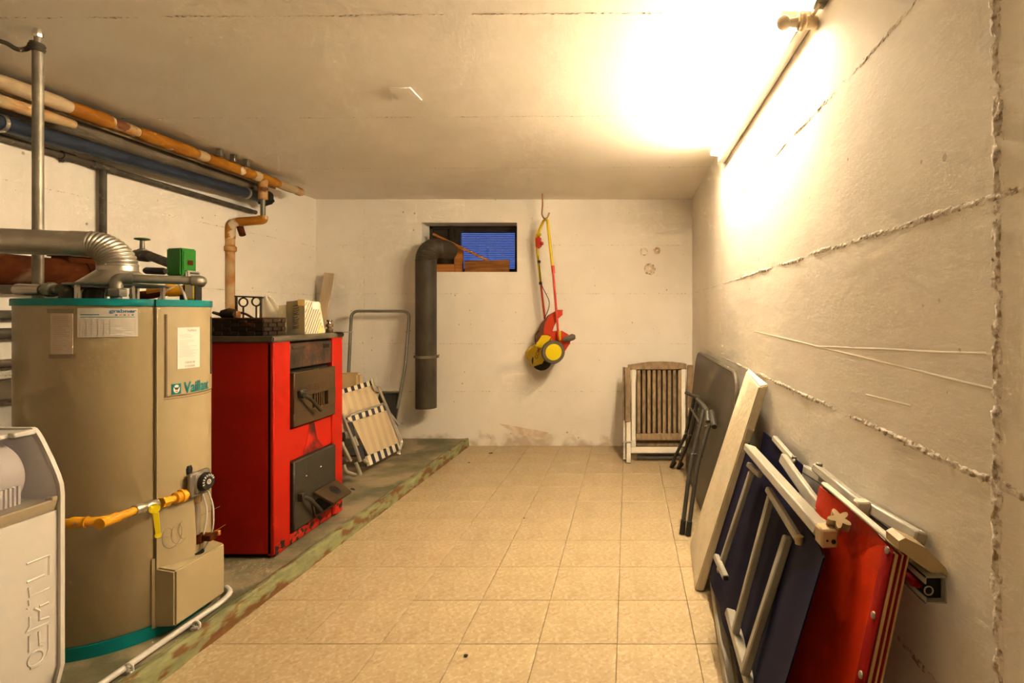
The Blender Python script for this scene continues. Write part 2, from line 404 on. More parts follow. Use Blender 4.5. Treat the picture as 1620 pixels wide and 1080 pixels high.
M['grey_pl'] = mat('taupe_plastic', (.36, .29, .19), rough=.45)
M['lidglass'] = mat('smoked_lid', (.38, .35, .36), rough=.12, alpha=.16)
M['drum'] = mat('white_inner_tank', (.66, .60, .58), rough=.5)
M['green'] = mat('green_plastic', (.006, .16, .001), (.007, .18, .001), scale=5, rough=.4)
M['green_w'] = mat('green_wheel', (.06, .12, .03), rough=.5)
M['grey_lbl'] = mat('grey_label', (.36, .33, .28), rough=.6)
M['mow_y'] = mat('mower_yellow', (.70, .50, .008), (.62, .43, .010), scale=6, rough=.4)
M['mow_r'] = mat('mower_red', (.52, .045, .018), rough=.4)
M['mow_rd'] = mat('mower_faded_red', (.30, .10, .055), (.23, .085, .05), scale=6, rough=.55)
M['tyre'] = mat('grey_rubber', (.10, .085, .062), rough=.7)
M['lamp_w'] = mat('white_lamp_housing', (.46, .40, .31), rough=.4)
M['lamp_b'] = mat('aged_socket', (.62, .47, .30), rough=.5)
M['bulb'] = mat('frosted_bulb', (.70, .58, .40), rough=.15)
M['cushion'] = mat('beige_foam', (.56, .40, .20), (.50, .35, .17), scale=6, rough=.9, bump=.2)
M['brass'] = mat('brass_fitting', (.46, .34, .20), rough=.25, metal=.9)
M['hook'] = mat('rusty_hook', (.30, .14, .05), rough=.6, metal=.4)
M['lounge'] = stripes('striped_canvas_back', 'Y', .105, (.60, .475, .29), (.52, .405, .265), .5)
M['hem'] = stripes('striped_canvas_hem', 'Y', .098, (.74, .64, .48), (.045, .045, .055), .48)
M['navy_h'] = mat('dark_canvas', (.045, .042, .046), rough=.8)
tm = bpy.data.materials.new('lit_fluorescent_tube'); tm.use_nodes = True
tb = tm.node_tree.nodes['Principled BSDF']; tb.inputs['Base Color'].default_value = (.9, .88, .8, 1)
tb.inputs['Emission Color'].default_value = (*TUBE_COLOR, 1); tb.inputs['Emission Strength'].default_value = TUBE_POWER
M['tube'] = tm

# ================================================================== STRUCTURE
g = G().box((XL - .3, YF - .3, -.2), (XR + .3, YB + .3, -.006))
floor = struct(build('floor', g, M['grout']), 'cream terrazzo tile floor with thin dirty joints')
TX0, TY0, TSX, TSY, JG = -.043, 2.014, .30, .307, .0011
shared = {}
for i in range(-6, 3):
    for j in range(-10, 11):
        x0, x1 = TX0 + i * TSX + JG, TX0 + (i + 1) * TSX - JG
        y0, y1 = TY0 + j * TSY + JG, TY0 + (j + 1) * TSY - JG
        x0, x1 = max(x0, -1.66), min(x1, XR); y0, y1 = max(y0, YF), min(y1, YB)
        if x1 - x0 < .02 or y1 - y0 < .02: continue
        w, d = x1 - x0, y1 - y0; key = (round(w, 4), round(d, 4))
        if key not in shared:
            t = build('tile', G().box((-w / 2, -d / 2, -.02), (w / 2, d / 2, 0), .0012), M['tile'], floor, smooth=0)
            for v in t.data.vertices: v.co += ORG[floor.name]
            shared[key] = t.data
        else:
            t = bpy.data.objects.new('tile', shared[key]); COL.objects.link(t); t.parent = floor
        t.location = V(((x0 + x1) / 2, (y0 + y1) / 2, random.uniform(-.0006, .0006))) - ORG[floor.name]
g = G().box((XL - .3, YF - .3, ZC), (XR + .3, YB + .3, ZC + .2))
ceiling = struct(build('ceiling', g, M['ceil']), 'cream painted concrete ceiling with board marks')
g = G().box((XL - .3, YF - .3, -.006), (XL, YB + .3, ZC))
wall_left = struct(build('wall_left', g, M['wall']), 'cream painted concrete wall behind the pipes')
g = G().box((XR, YF - .3, -.006), (XR + .3, YB + .3, ZC))
wall_right = struct(build('wall_right', g, M['wall_r']), 'cream painted rough concrete wall with formwork seams')
g = G().box((XL, YF - .3, -.006), (XR, YF, ZC))
wall_front = struct(build('wall_front', g, M['wall']))
WX0, WX1, WZ0, WZ1 = -1.971, -1.061, 1.659, 2.129
g = G()
g.box((XL, YB, -.006), (WX0, YB + .3, ZC)); g.box((WX1, YB, -.006), (XR, YB + .3, ZC))
g.box((WX0, YB, -.006), (WX1, YB + .3, WZ0)); g.box((WX0, YB, WZ1), (WX1, YB + .3, ZC))
wall_back = struct(build('wall_back', g, M['wall']), 'cream painted concrete end wall with a small cellar window')

def seam(parent, p0, p1, n, w, h, rough=1.0, thr=-.42, m_='seam'):
    """crumbly broken ridge where two shutter boards met"""
    p0, p1, n = V(p0), V(p1), V(n)
    L = (p1 - p0).length; d = (p1 - p0) / L; s = n.cross(d); st = max(.007, w * .55); k = max(8, int(L / st)); m = 8
    g = G(); rows = []; o = random.uniform(0, 90)
    for i in range(k + 1):
        t = L * i / k; row = []
        bias = noise.noise((t * 7, o, 0)) * .6 + thr; sh = noise.noise((t * 4, o, 5)) * w * .8
        for q in range(m + 1):
            a = q / m * 2 - 1; e = 1 - abs(a) ** 1.5
            f = noise.noise((t / (w * 1.6), a * 1.7 + o, 2)) * .8 + noise.noise((t / (w * .6), a * 4 + o, 7)) * .7
            z = (e * (.55 + bias) + f * .75 * e * rough) * h - h * .22 * (1 - e) - h * .08
            row.append(p0 + d * t + s * (a * w * 1.25 + sh) + n * max(-h * .5, z))
        rows.append(row)
    vs = [[g.bm.verts.new(p) for p in r] for r in rows]
    for r0, r1 in zip(vs, vs[1:]):
        for q in range(m): g.bm.faces.new((r0[q], r0[q + 1], r1[q + 1], r1[q]))
    return build('formwork_seam', g, M[m_], parent, smooth=60)
RN, BN, LN, CN = (-1, 0, 0), (0, -1, 0), (1, 0, 0), (0, 0, -1)
for z, w, h in ((1.912, .012, .005), (1.452, .012, .006), (.975, .013, .006), (.52, .012, .005)):
    seam(wall_right, (XR, .3, z), (XR, 3.0, z), RN, w * .75, h * .9, thr=-.30)
    seam(wall_right, (XR, 3.0, z), (XR, YB, z), RN, w * .4, h * .3)
    seam(wall_back, (XL, YB, z), (WX0 if WZ0 < z < WZ1 else XR, YB, z), BN, w * .35, h * .16)
    if WZ0 < z < WZ1: seam(wall_back, (WX1, YB, z), (XR, YB, z), BN, w * .35, h * .16)
    seam(wall_left, (XL, 1.2, z - .015), (XL, YB, z - .015), LN, w * .4, h * .22)
seam(wall_right, (XR, .865, .2), (XR, .885, ZC), RN, .016, .009, rough=1.4, thr=-.3)
seam(wall_back, (P(576, 400, YB).x, YB, .1), (P(576, 400, YB).x, YB, ZC), BN, .005, .0012)
for y, h in ((1.935, .006), (2.93, .003), (3.95, .0025)):
    seam(ceiling, (XL, y + .03, ZC), (XR, y - .02, ZC), CN, .008, h)
# faint finishing ridges on the right-hand wall
for (a, b) in (((1195, 524), (1580, 618)), ((1290, 548), (1560, 560)), ((1370, 625), (1440, 642))):
    seam(wall_right, PX(*a, XR), PX(*b, XR), RN, .003, .0010, rough=.3, thr=.1, m_='wall_r')
# cast-in plate in the ceiling, holes patched in the end wall
c = PZ(641, 148, ZC)
g = G().box(c - V((.055, .075, .005)), c + V((.055, .075, .002)), .002)
build('ceiling_plate', g, M['ceil'], ceiling)
for px, py, r, mt in ((1019, 398, .036, 'wall'), (1039.5, 396, .034, 'patch_brown'), (1028, 425.5, .054, 'patch_brown')):
    c = P(px, py, YB)
    g = G().torus(c + V((0, .0, 0)), BN, r * .86, r * .16, 22, 8).jitter(.003)
    build('hole_rim', g, M['seam'], wall_back)
    g = G().lathe([(0, -.004), (r * .5, .004), (r * .8, .002), (r * .86, -.004)], c, BN, 18).jitter(.002)
    build('hole_filling', g, M[mt], wall_back)
# scraped plaster low on the end wall
q = [P(a, b, YB - .0015) for a, b in ((790, 670), (815, 674), (850, 680), (868, 684), (864, 693), (840, 690), (822, 688), (806, 680))]
build('scraped_plaster', G().prism(q, (0, -.001, 0)), M['scrape'], wall_back)

# plinth the boilers stand on
g = G()
ya, yb = YF, YB
g.hexa([(XL, ya, -.006), (kerb_x(ya) - .045, ya, -.006), (kerb_x(yb) - .045, yb, -.006), (XL, yb, -.006),
        (XL, ya, ZP), (kerb_x(ya) - .045, ya, ZP), (kerb_x(yb) - .045, yb, ZP), (XL, yb, ZP)])
plinth = build('concrete_plinth', g, M['concrete'])
struct(plinth, 'low stained concrete plinth along the left wall')
g = G(); n = 130; rows = []
for i in range(n + 1):
    y = ya + (yb - ya) * i / n; x = kerb_x(y); j = lambda a: random.uniform(-a, a)
    rows.append([(x - .046, y, -.004), (x - .036 + j(.004), y, ZP + .003 + j(.001)), (x - .012 + j(.003), y, ZP + .006 + j(.0015)), (x - .003 + j(.003), y, ZP - .003 + j(.002)), (x + j(.003), y, ZP * .45 + j(.004)), (x + .006 + j(.003), y, -.004)])
g.loops(rows)
build('edge_strip', g, M['kerb'], plinth, smooth=50)

# ---------------------------------------------------------------- window in the end wall
YW = YB + .22
win = struct(thing('window_1', ((WX0 + WX1) / 2, YW, WZ0), 'x', 'x'))
del win['category']; win['label'] = 'small black-framed cellar window showing blue dusk'
def wb(a, b, y0, y1, bev=.004): return G().box((a[0], y0, a[1]), (b[0], y1, b[1]), bev)
pz = P(728, 425, YW); pt = P(815, 367, YW); mul = P(716, 400, YW).x
g = G()
g.box((WX0, YW - .02, WZ1 - .03), (WX1, YW + .05, WZ1 + .0)); g.box((WX0, YW - .02, WZ0), (WX1, YW + .05, WZ0 + .03))
g.box((WX0, YW - .02, WZ0), (WX0 + .03, YW + .05, WZ1)); g.box((WX1 - .02, YW - .02, WZ0), (WX1, YW + .05, WZ1))
g.box((mul - .02, YW - .03, WZ0), (mul + .02, YW + .05, WZ1))
build('window_frame', g, M['win_frame'], win)
g = G()
g.box((mul + .02, YW - .01, pt.z), (WX1 - .02, YW + .04, WZ1 - .03)); g.box((mul + .02, YW - .01, WZ0 + .03), (WX1 - .02, YW + .04, pz.z))
g.box((mul + .02, YW - .01, pz.z), (pz.x, YW + .04, pt.z)); g.box((pt.x, YW - .01, pz.z), (WX1 - .02, YW + .04, pt.z))
build('sash', g, M['win_frame'], win)
build('pane', G().box((pz.x, YW + .012, pz.z), (pt.x, YW + .016, pt.z)), M['glass'], win)
g = G()
k = 21
for i in range(k + 1):
    z = pz.z + (pt.z - pz.z) * i / k; g.box((pz.x - .01, YW + .05, z - .0038), (pt.x + .01, YW + .055, z + .0038))
k = 40
for i in range(k + 1):
    x = pz.x + (pt.x - pz.x) * i / k; g.box((x - .0012, YW + .055, pz.z - .01), (x + .0012, YW + .058, pt.z + .01))
o = build('wire_mesh', g, M['mesh'], win, smooth=0); o['kind'] = 'stuff'
build('blanking_plate', G().box((WX0 + .03, YW, WZ0 + .03), (mul - .02, YW + .02, WZ1 - .03), .003), M['win_frame'], win)

# ================================================================== LAMP
t = thing('fluorescent_lamp', (XR, 2.54, 2.205), 'lit fluorescent batten lamp high on the right-hand wall', 'lamp')
g = G().box((XR - .044, 1.75, 2.207), (XR - .001, 3.33, 2.262), .004); build('housing', g, M['lamp_w'], t)
g = G().cyl((.528, 1.80, 2.262), (.528, 3.30, 2.262), .013, seg=16); build('lamp_tube', g, M['tube'], t)
for y in (1.79, 3.31):
    g = G().box((.512, y - .012, 2.245), (.60, y + .012, 2.279), .005); build('tube_holder', g, M['lamp_w'], t)
t = thing('bulb_lamp', (XR, 1.70, 2.18), 'unlit round bulb in an old socket beside the fluorescent lamp', 'lamp')
c = P(1240, 36, 1.70)
g = G().ball(c, .0235); build('bulb', g, M['bulb'], t)
a = V((1, 0, .02)).normalized()
g = G().lathe([(.012, .012), (.015, .03), (.0165, .045)], c, a, 18); build('bulb_neck', g, M['bulb'], t)
g = G().lathe([(.020, .043), (.026, .046), (.026, .066), (.021, .07), (.021, .104)], c, a, 20); build('socket', g, M['lamp_b'], t)
g = G().lathe([(.0265, .052), (.029, .056), (.029, .062), (.0265, .066)], c, a, 20); build('socket_ring', g, M['lamp_b'], t)
g = G().tube([c + V((.085, -.012, .012)), P(1290, 18, 1.66), P(1298, 4, 1.62)], .006, 8); build('arm', g, M['lamp_b'], t)
c2 = P(1301, 1, 1.62)
g = G().box(c2 + V((-.02, -.05, -.006)), c2 + V((.021, .04, .03)), .004); tag(build('junction_box', g, M['steel_d']), 'dark little junction box above the round bulb', 'box')

# ================================================================== WATER HEATER
TX, TY, R = -1.987, 2.067, .277
ZT0, ZT1 = .085, 1.314
def tp(th, z, r): a = math.radians(th); return V((TX + r * math.cos(a), TY + r * math.sin(a), z))
def hit(px, py, r=R):
    d = V(((px - CX) / F, 1, -(py - CY) / F)); A = d.x ** 2 + 1; B = -2 * (d.x * TX + TY); C = TX ** 2 + TY ** 2 - r * r
    t = (-B - math.sqrt(B * B - 4 * A * C)) / (2 * A); p = d * t
    return math.degrees(math.atan2(p.y - TY, p.x - TX)), H + p.z
wh = thing('gas_water_heater', (TX, TY, ZP), 'tall beige cylindrical gas water heater with teal rim', 'water heater')
g = G().lathe([(R - .004, ZT0 + .03), (R, ZT0 + .035), (R, ZT1 - .030), (R - .004, ZT1 - .026)], (TX, TY, 0), seg=96); build('body', g, M['beige'], wh)
g = G().lathe([(R - .02, ZT1 - .004), (R + .004, ZT1 - .004), (R + .006, ZT1 - .008), (R + .006, ZT1 - .029), (R - .02, ZT1 - .029)], (TX, TY, 0), seg=96); build('top_rim', g, M['teal'], wh)
g = G().lathe([(R - .01, ZT0 - .015), (R + .003, ZT0 - .015), (R + .004, ZT0 + .03), (R - .01, ZT0 + .032)], (TX, TY, 0), seg=96); build('base_rim', g, M['teal'], wh)
def cyl_patch(th0, th1, z0, z1, r, t=.0008, n=14, g=None):
    g = g or G()
    def ring(th): return [tp(th, z0, r - t), tp(th, z0, r + t), tp(th, z1, r + t), tp(th, z1, r - t)]
    return g.loops([ring(th0 + (th1 - th0) * i / n) for i in range(n + 1)])
# front cover strip: bulges out of the cylinder, with its teal cap
A0, A1 = -26.5, 27
def bulge(th): return R + .008 + .010 * math.cos((th) / 27 * math.pi / 2)
def bpatch(th0, th1, z0, z1, off=0, t=.006, n=20, g=None):
    g = g or G()
    def ring(th): r = bulge(th) + off; return [tp(th, z0, r - t), tp(th, z0, r), tp(th, z1, r), tp(th, z1, r - t)]
    return g.loops([ring(th0 + (th1 - th0) * i / n) for i in range(n + 1)])
cover = build('front_cover', bpatch(A0, A1, .14, ZT1 - .030, t=.03), M['beige_p'], wh)
build('cover_cap', bpatch(A0 - .6, A1 + .6, ZT1 - .029, ZT1 - .004, .004, t=.05), M['teal'], wh)
build('cover_edge', bpatch(A0 - .75, A0 + .1, .14, ZT1 - .030, -.003, t=.02, n=3), M['slot'], cover)
zt, zb = hit(290, 497)[1], hit(290, 628)[1]
build('control_hatch', bpatch(-21, 24, zb + .015, zt, .003), M['beige_p'], cover)
g = bpatch(-21.6, -20.6, zb + .012, zt, .0035, t=.002, n=2); bpatch(-22, 24, zb + .011, zb + .0135, .0035, t=.002, g=g); bpatch(-22, 24, zb + .001, zb + .003, .001, t=.002, g=g)
build('hatch_groove_shade', g, M['slot'], cover)  # left strip is the soft shadow at the hatch edge, painted brown
g = bpatch(19.0, 21.5, zb + .075, zt - .01, .0042, t=.002, n=2)
build('hatch_slot', g, M['dark'], cover)
def on_bulge(th_c, z_c, off=.0048):
    def fn(x, y):
        th = th_c + math.degrees(x / bulge(0)); return tp(th, z_c + y, bulge(th) + off)
    return fn
# rating label
th0, z1 = hit(281, 518, R + .02); th1, z0 = hit(315, 580, R + .02)
o = build('rating_label', bpatch(th0, th1, z0, z1, .0044, t=.001), M['paper_w'], cover)
g = G(); w = math.radians(th1 - th0) * R; hh = z1 - z0
random.seed(3)
for i in range(15):
    z = z1 - hh * (.18 + .036 * i + (.03 if i > 2 else 0)); a = th0 + (th1 - th0) * .08; b = a + (th1 - th0) * random.uniform(.3, .84)
    bpatch(a, b, z, z + .0011, .0050, t=.0004, n=4, g=g)
for zz in (.83, .92):
    for k in range(9): bpatch(th0 + (th1 - th0) * (.3 + .05 * k), th0 + (th1 - th0) * (.3 + .05 * k + random.uniform(.015, .035)), z1 - hh * (zz + .055), z1 - hh * zz, .0050, t=.0004, n=1, g=g)
g.text('Vaillant', .013, on_bulge(th0 + (th1 - th0) * .38, z1 - hh * .10, .0052), .0003)
build('print', g, M['print'], o)
# maker's name and badge
th, z = hit(290, 622, R + .02); thl, zl = hit(291, 621, R + .02)
g = G().text('Vaillant', .050, lambda x, y: on_bulge(thl, zl)(x * .83, y * 1.15), .0011); build('lettering', g, M['teal'], cover)
tha, za = hit(272.5, 624, R + .02); thb, zb2 = hit(286.5, 606, R + .02)
badge = build('badge', bpatch(tha, thb, za, zb2, .0044, t=.001, n=5), M['teal'], cover)
fb = on_bulge((tha + thb) / 2, (za + zb2) / 2, .0050); bw = math.radians(thb - tha) * R; bh = zb2 - za
g = G(); n = 16; g.grow([fb(bw * .36 * math.cos(k * .3927), bh * .40 * math.sin(k * .3927)) for k in range(n)], [tuple(range(n))]); build('badge_field', g, M['paper_w'], badge)
fb2 = on_bulge((tha + thb) / 2, (za + zb2) / 2, .0054)
gg = G()
gg.grow([fb2(bw * a, bh * b) for a, b in ((-.34, .30), (-.08, .10), (0, .2), (.08, .10), (.34, .30), (.18, -.05), (.05, -.12), (0, -.05), (-.05, -.12), (-.18, -.05))], [tuple(range(10))])
build('badge_bird', gg, M['print_d'], badge)
gg = G(); gg.grow([fb2(bw * a, bh * b) for a, b in ((-.16, -.18), (-.04, -.14), (0, -.2), (.04, -.14), (.16, -.18), (.12, -.32), (-.12, -.32))], [tuple(range(7))]); build('badge_nest', gg, M['print_o'], badge)
# service sheet
th0, z1 = hit(123, 487.5); th1, z0 = hit(218, 532.5); z1 = hit(170, 487.5)[1]; z0 = hit(170, 533)[1]
sheet = build('service_sheet', cyl_patch(th0, th1, z0, z1, R + .0015), M['paper'], wh)
dt, dz = th1 - th0, z1 - z0
def on_cyl(th_c, z_c, r=R + .0028): return lambda x, y: tp(th_c + math.degrees(x / R), z_c + y, r)
def lines(rects, m, name, par):
    g = G()
    for a, b, c, d in rects: cyl_patch(th0 + dt * a, th0 + dt * b, z0 + dz * c, z0 + dz * d, R + .0026, .0003, max(2, int((b - a) * 14)), g)
    return build(name, g, m, par)
lines([(.05, .95, .06 + .077 * k, .066 + .077 * k) for k in range(8)] + [(a, a + .006, .06, .60) for a in (.05, .15, .24, .34, .43, .53, .95)] + [(.05, .32, .93, .935), (.05, .36, .89, .895), (.05, .30, .85, .855)], M['print'], 'ruling', sheet)
lines([(.05, .36, .765, .795), (.05, .95, .685, .705)], M['teal'], 'heading_bars', sheet)
g = G().text('grabner', .0225, lambda x, y: on_cyl(th0 + dt * .525, z0 + dz * .855)(x * .97, y * .72), .0008); build('lettering', g, M['print_b'], sheet)
for k, mm in enumerate(('print_b', 'print_o', 'green_w', 'print_o', 'print_b')):
    lines([(.62 + .068 * k, .655 + .068 * k, .745, .79)], M[mm], 'pictogram', sheet)
# curled note with tape
th0, z1 = hit(81, 492); th1, z0 = hit(116, 562); dt, dz = th1 - th0, z1 - z0
z1 -= .004
note = build('taped_note', cyl_patch(th0, th1, z0, z1, R + .002), mat('faded_note', (.52, .43, .33), (.46, .37, .28), scale=12, rough=.8), wh)
dz = z1 - z0
random.seed(5)
lines([(.12, random.uniform(.5, .9), .9 - .045 * k, .9 - .045 * k + .006) for k in range(18)], M['tape'], 'handwriting', note)
g = cyl_patch(th0 - 2, th1 + 1, z1 - .003, z1 + .012, R + .003); build('tape', g, M['tape'], wh)
g = cyl_patch(th0 - 1, th1 + 1.5, z0 - .010, z0 + .005, R + .003); build('tape', g, M['tape'], wh)
# burner box near the floor
XF = -1.668
g = G()
g.hexa([(-1.78, 1.935, .105), (XF, 1.945, .105), (XF, 2.185, .105), (-1.78, 2.20, .105), (-1.78, 1.935, .335), (XF, 1.945, .310), (XF, 2.185, .310), (-1.78, 2.20, .335)], .006, 2)
burner = build('burner_cover', g, M['beige_p'], wh)
build('cover_flange', cyl_patch(-29, 31, .105, .36, R + .003, .002), M['beige_p'], burner)
c = V((-1.705, 2.085, .3195)); g = G().lathe([(.026, -.004), (.026, .004)], c, (.2, 0, 1), 18); g.box((-1.735, 2.02, .322), (-1.70, 2.05, .332)); g.cyl((-1.728, 1.99, .322), (-1.728, 1.99, .333), .008); build('cover_opening', g, M['dark'], burner)
# gas control valve with dials
vc = P(322, 765, 2.06)
g = G().box(vc + V((-.075, -.03, -.035)), vc + V((-.006, .045, .045)), .006)
g.box(vc + V((-.03, -.045, -.045)), vc + V((-.012, .05, .05)), .005)
gv = build('gas_control', g, M['valve'], wh)
g = G().lathe([(.036, -.012), (.036, .004), (.031, .014), (.010, .016)], vc + V((-.004, .012, .005)), (1, 0, 0), 26); kn = build('dial', g, M['black'], gv)
g = G()
for k in range(9):
    a = math.radians(20 + k * 22); cc = vc + V((.0105, .012, .005)); ra = .025
    g.obox(cc + V((0, math.cos(a) * ra, math.sin(a) * ra)), (.0008, 0, 0), V((0, math.cos(a), math.sin(a))) * .004, V((0, -math.sin(a), math.cos(a))) * .0022)
g.torus(vc + V((.0122, .012, .005)), (1, 0, 0), .0085, .0016, 16, 6); g.obox(vc + V((.0125, .012, .005)), (.0008, 0, 0), (0, .005, .004), (0, -.0008, .001))
build('dial_marks', g, M['paper_w'], kn)
g = G().lathe([(.014, 0), (.015, .02), (.011, .032)], vc + V((-.045, -.02, .045)), (0, 0, 1), 16); build('push_button', g, M['black'], gv)
g = G().cyl(vc + V((-.035, .012, -.045)), vc + V((-.035, .012, -.075)), .014); g.cyl(vc + V((-.035, .012, -.075)), vc + V((-.035, .012, -.085)), .010); build('outlet_union', g, M['brass'], gv)
g = G().cyl(vc + V((-.035, .012, -.08)), V((-1.705, 2.082, .30)), .0105); build('burner_tube', g, M['steel'], wh)
g = G().tube([vc + V((-.02, .02, -.045)), vc + V((-.012, .035, -.12)), vc + V((-.02, .03, -.19)), V((-1.70, 2.09, .31))], .003, 6, .04); g.tube([vc + V((-.02, .045, -.04)), vc + V((-.005, .055, -.10)), vc + V((0, .05, -.2)), V((-1.69, 2.10, .31))], .003, 6, .04); build('thermocouple_line', g, M['white_pl'], wh)
c = V((-1.695, 2.085, .372)); g = G().cyl(c + V((0, 0, -.018)), c + V((0, 0, .018)), .016); g.box(c + V((0, -.004, -.012)), c + V((.05, .03, .012)), .003); build('pipe_clamp', g, M['rust'], wh)
g = G().tube([c + V((-.02, -.03, -.015)), c + V((.0, .0, .012)), c + V((.04, .03, .015)), c + V((.06, .06, .03))], .0015, 6, .01); g.box(c + V((.04, .02, .0)), c + V((.062, .034, .02)), .002); build('wire_tie', g, M['copper'], wh)
g = G()
pts = []
for k in range(64):
    a = k * .33; pts.append(V((-1.695 + .004 * math.sin(a * .3), 1.93 + .0021 * k + .032 * math.cos(a), .43 + .040 * math.sin(a))))
g.tube([V((-1.70, 1.87, .46))] + pts + [V((-1.69, 2.10, .46)), V((-1.67, 2.16, .47))], .0007, 5); build('capillary_coil', g, M['steel_d'], wh)

# yellow gas supply
gp = thing('gas_supply_pipe', (-1.70, 1.80, .585), 'bent yellow gas pipe with lever tap before the water heater', 'pipe')
p = [P(60, 829, 1.70), P(105, 827, 1.705), P(172, 823, 1.735), P(216, 806, 1.83), P(262, 793, 1.945), P(302, 779, 2.04)]
build('pipe', G().tube([p[0], p[1], p[2], p[3]], .0135, 14, .04), M['gas'], gp)
def nut(a, b, r): return G().lathe([(r * .9, 0), (r, .002), (r, (V(b) - V(a)).length - .002), (r * .9, (V(b) - V(a)).length)], a, V(b) - V(a), 6)
d = (p[2] - p[1]).normalized()
build('elbow_socket', G().lathe([(.018, 0), (.019, .006), (.0165, .03), (.016, .036), (.0185, .042)], P(112, 827, 1.708), d, 16), M['gas'], gp)
d = (p[3] - p[2]).normalized()
build('elbow_socket', G().lathe([(.0185, 0), (.0165, .008), (.0165, .05), (.0185, .056)], p[2] - d * .03, d, 16), M['gas'], gp)
d = (p[4] - p[3]).normalized()
build('tap_body', G().lathe([(.017, 0), (.019, .004), (.019, .03), (.015, .034), (.015, .05), (.018, .054), (.018, .085), (.014, .09)], p[3] - d * .01, d, 14), M['steel'], gp)
e = (p[5] - p[4]).normalized()
build('union_nut', nut(p[4] - d * .02, p[4] + d * .012, .020), M['gas'], gp)
build('reducer', G().lathe([(.013, 0), (.013, .03), (.021, .034), (.021, .05), (.026, .052), (.026, .062), (.02, .066), (.02, .095), (.015, .10), (.015, .14)], p[4], e, 16), M['gas'], gp)
hc = P(241, 803, 1.865); 
g = G().lathe([(.016, -.004), (.016, .006)], hc + V((.012, -.006, 0)), (.8, -.6, 0), 18)
h0, h1 = hc + V((.022, -.012, -.012)), P(247, 845, 1.87) + V((.012, -.006, 0))
sd = V((.6, .8, 0)); nn = V((.8, -.6, 0)); ax = (h1 - h0)
g.hexa([h0 - sd * .009 - nn * .0015, h0 + sd * .009 - nn * .0015, h0 + sd * .009 + nn * .0015, h0 - sd * .009 + nn * .0015] + [h1 - sd * .007 - nn * .0015, h1 + sd * .007 - nn * .0015, h1 + sd * .007 + nn * .0015, h1 - sd * .007 + nn * .0015], .001)
g.lathe([(.010, -.002), (.010, .002)], h1, nn, 14)
build('lever_handle', g, M['yellow'], gp)

# galvanised flue off the heater
fl = thing('galvanised_flue', (-1.98, 2.05, ZT1), 'shiny galvanised flue with ribbed elbow on top of the water heater', 'flue pipe')
fu = V((-.934, -.356, 0)).normalized(); fz, fb_ = 1.523, .085
fcx = V((-1.98, 2.05, 0))
pts, rr = [], []
nr = 13
for i in range(nr * 4 + 1):
    t = i / (nr * 4); a = t * math.pi / 2
    c = fcx + V((0, 0, fz - fb_)) + fu * (fb_ * (1 - math.cos(a))) + V((0, 0, 1)) * fb_ * math.sin(a)
    pts.append(c); rr.append((.061 - .012 * t) + (-.004 if i % 4 == 0 else (.0012 if i % 4 == 2 else 0)))
build('ribbed_elbow', G().tube(pts, rr, 40), M['steel'], fl)
e0 = fcx + V((0, 0, fz)) + fu * fb_
build('flue_pipe', G().tube([e0 - fu * .004, e0 + fu * .05, e0 + fu * .051, e0 + fu * .95], [.0485, .0485, .0465, .0465], 40), M['steel'], fl)
build('draught_hood', G().lathe([(.060, fz - fb_ + .004), (.062, fz - fb_ - .015), (.118, 1.374), (.118, 1.372)], fcx, seg=40, cap=False), M['steel'], fl)
build('hood_rim', G().lathe([(.15, 1.362), (.152, 1.366), (.15, 1.370), (.10, 1.372)], fcx, seg=40), M['steel_d'], fl)
for a in (-95, -30, 20, 110, 200):
    c = fcx + V((math.cos(math.radians(a)), math.sin(math.radians(a)), 0)) * .14
    build('hood_leg', G().box(c + V((-.006, -.006, ZT1 - .006)), c + V((.006, .006, 1.366)), .001), M['chrome'], fl)
# outlet and inlet pipes on the heater lid
t = thing('hot_outlet_pipe', (-1.88, 1.95, ZT1), 'grey steel outlet pipe bending right over the water heater lid', 'pipe')
q0 = V((-1.885, 1.945, ZT1 - .004)); q1 = V((-1.885, 1.945, 1.388)); q2 = V((-1.700, 2.10, 1.388)); q3 = V((-1.86, 2.30, 1.388))
build('pipe', G().tube([q0, q1, q2, q3], .0165, 16, .03), M['steel_d'], t)
build('elbow', G().tube([q1 - V((0, 0, .045)), q1, q1 + (q2 - q1).normalized() * .045], .0205, 16, .035), M['steel_d'], t)
build('elbow', G().tube([q2 - (q2 - q1).normalized() * .03, q2, q2 + (q3 - q2).normalized() * .04], .0205, 16, .02), M['steel_d'], t)
build('union_nut', G().lathe([(.028, .010), (.030, .013), (.030, .036), (.026, .040)], V((-1.885, 1.945, ZT1 - .004)), seg=6), M['steel_d'], t)
t = thing('cold_inlet_pipe', (-2.05, 1.93, ZT1), 'grey steel inlet pipe with union at the left of the heater lid', 'pipe')
a0, a1, a2 = V((-2.96, 1.90, 1.345)), V((-2.05, 1.93, 1.345)), V((-2.05, 1.93, ZT1 - .004))
build('pipe', G().tube([a0, a1, a2], .0165, 16, .035), M['steel_d'], t)
build('elbow', G().tube([P(28, 458, 1.928), P(68, 459, 1.928)], .0215, 16), M['steel'], t)
build('union_nut', G().lathe([(.026, 0), (.027, .003), (.027, .026), (.023, .03)], P(74, 458, 1.928), (1, 0, 0), 8), M['steel_d'], t)
build('elbow', G().tube([P(96, 458.5, 1.929), a1, a2], .022, 16, .03), M['darkpipe'], t)
g = G().lathe([(.030, ZT1 - .006), (.030, ZT1 + .02), (.024, ZT1 + .036), (.010, ZT1 + .042)], (-2.01, 1.985, 0), seg=18); build('blanking_cap', g, M['darkpipe'], wh)

# ================================================================== PIPES ALONG THE LEFT WALL
def pipe_run(name, label, pts, r, m, seg=14, fil=0): return tag(build(name, G().tube(pts, r, seg, fil), M[m]), label, 'pipe')
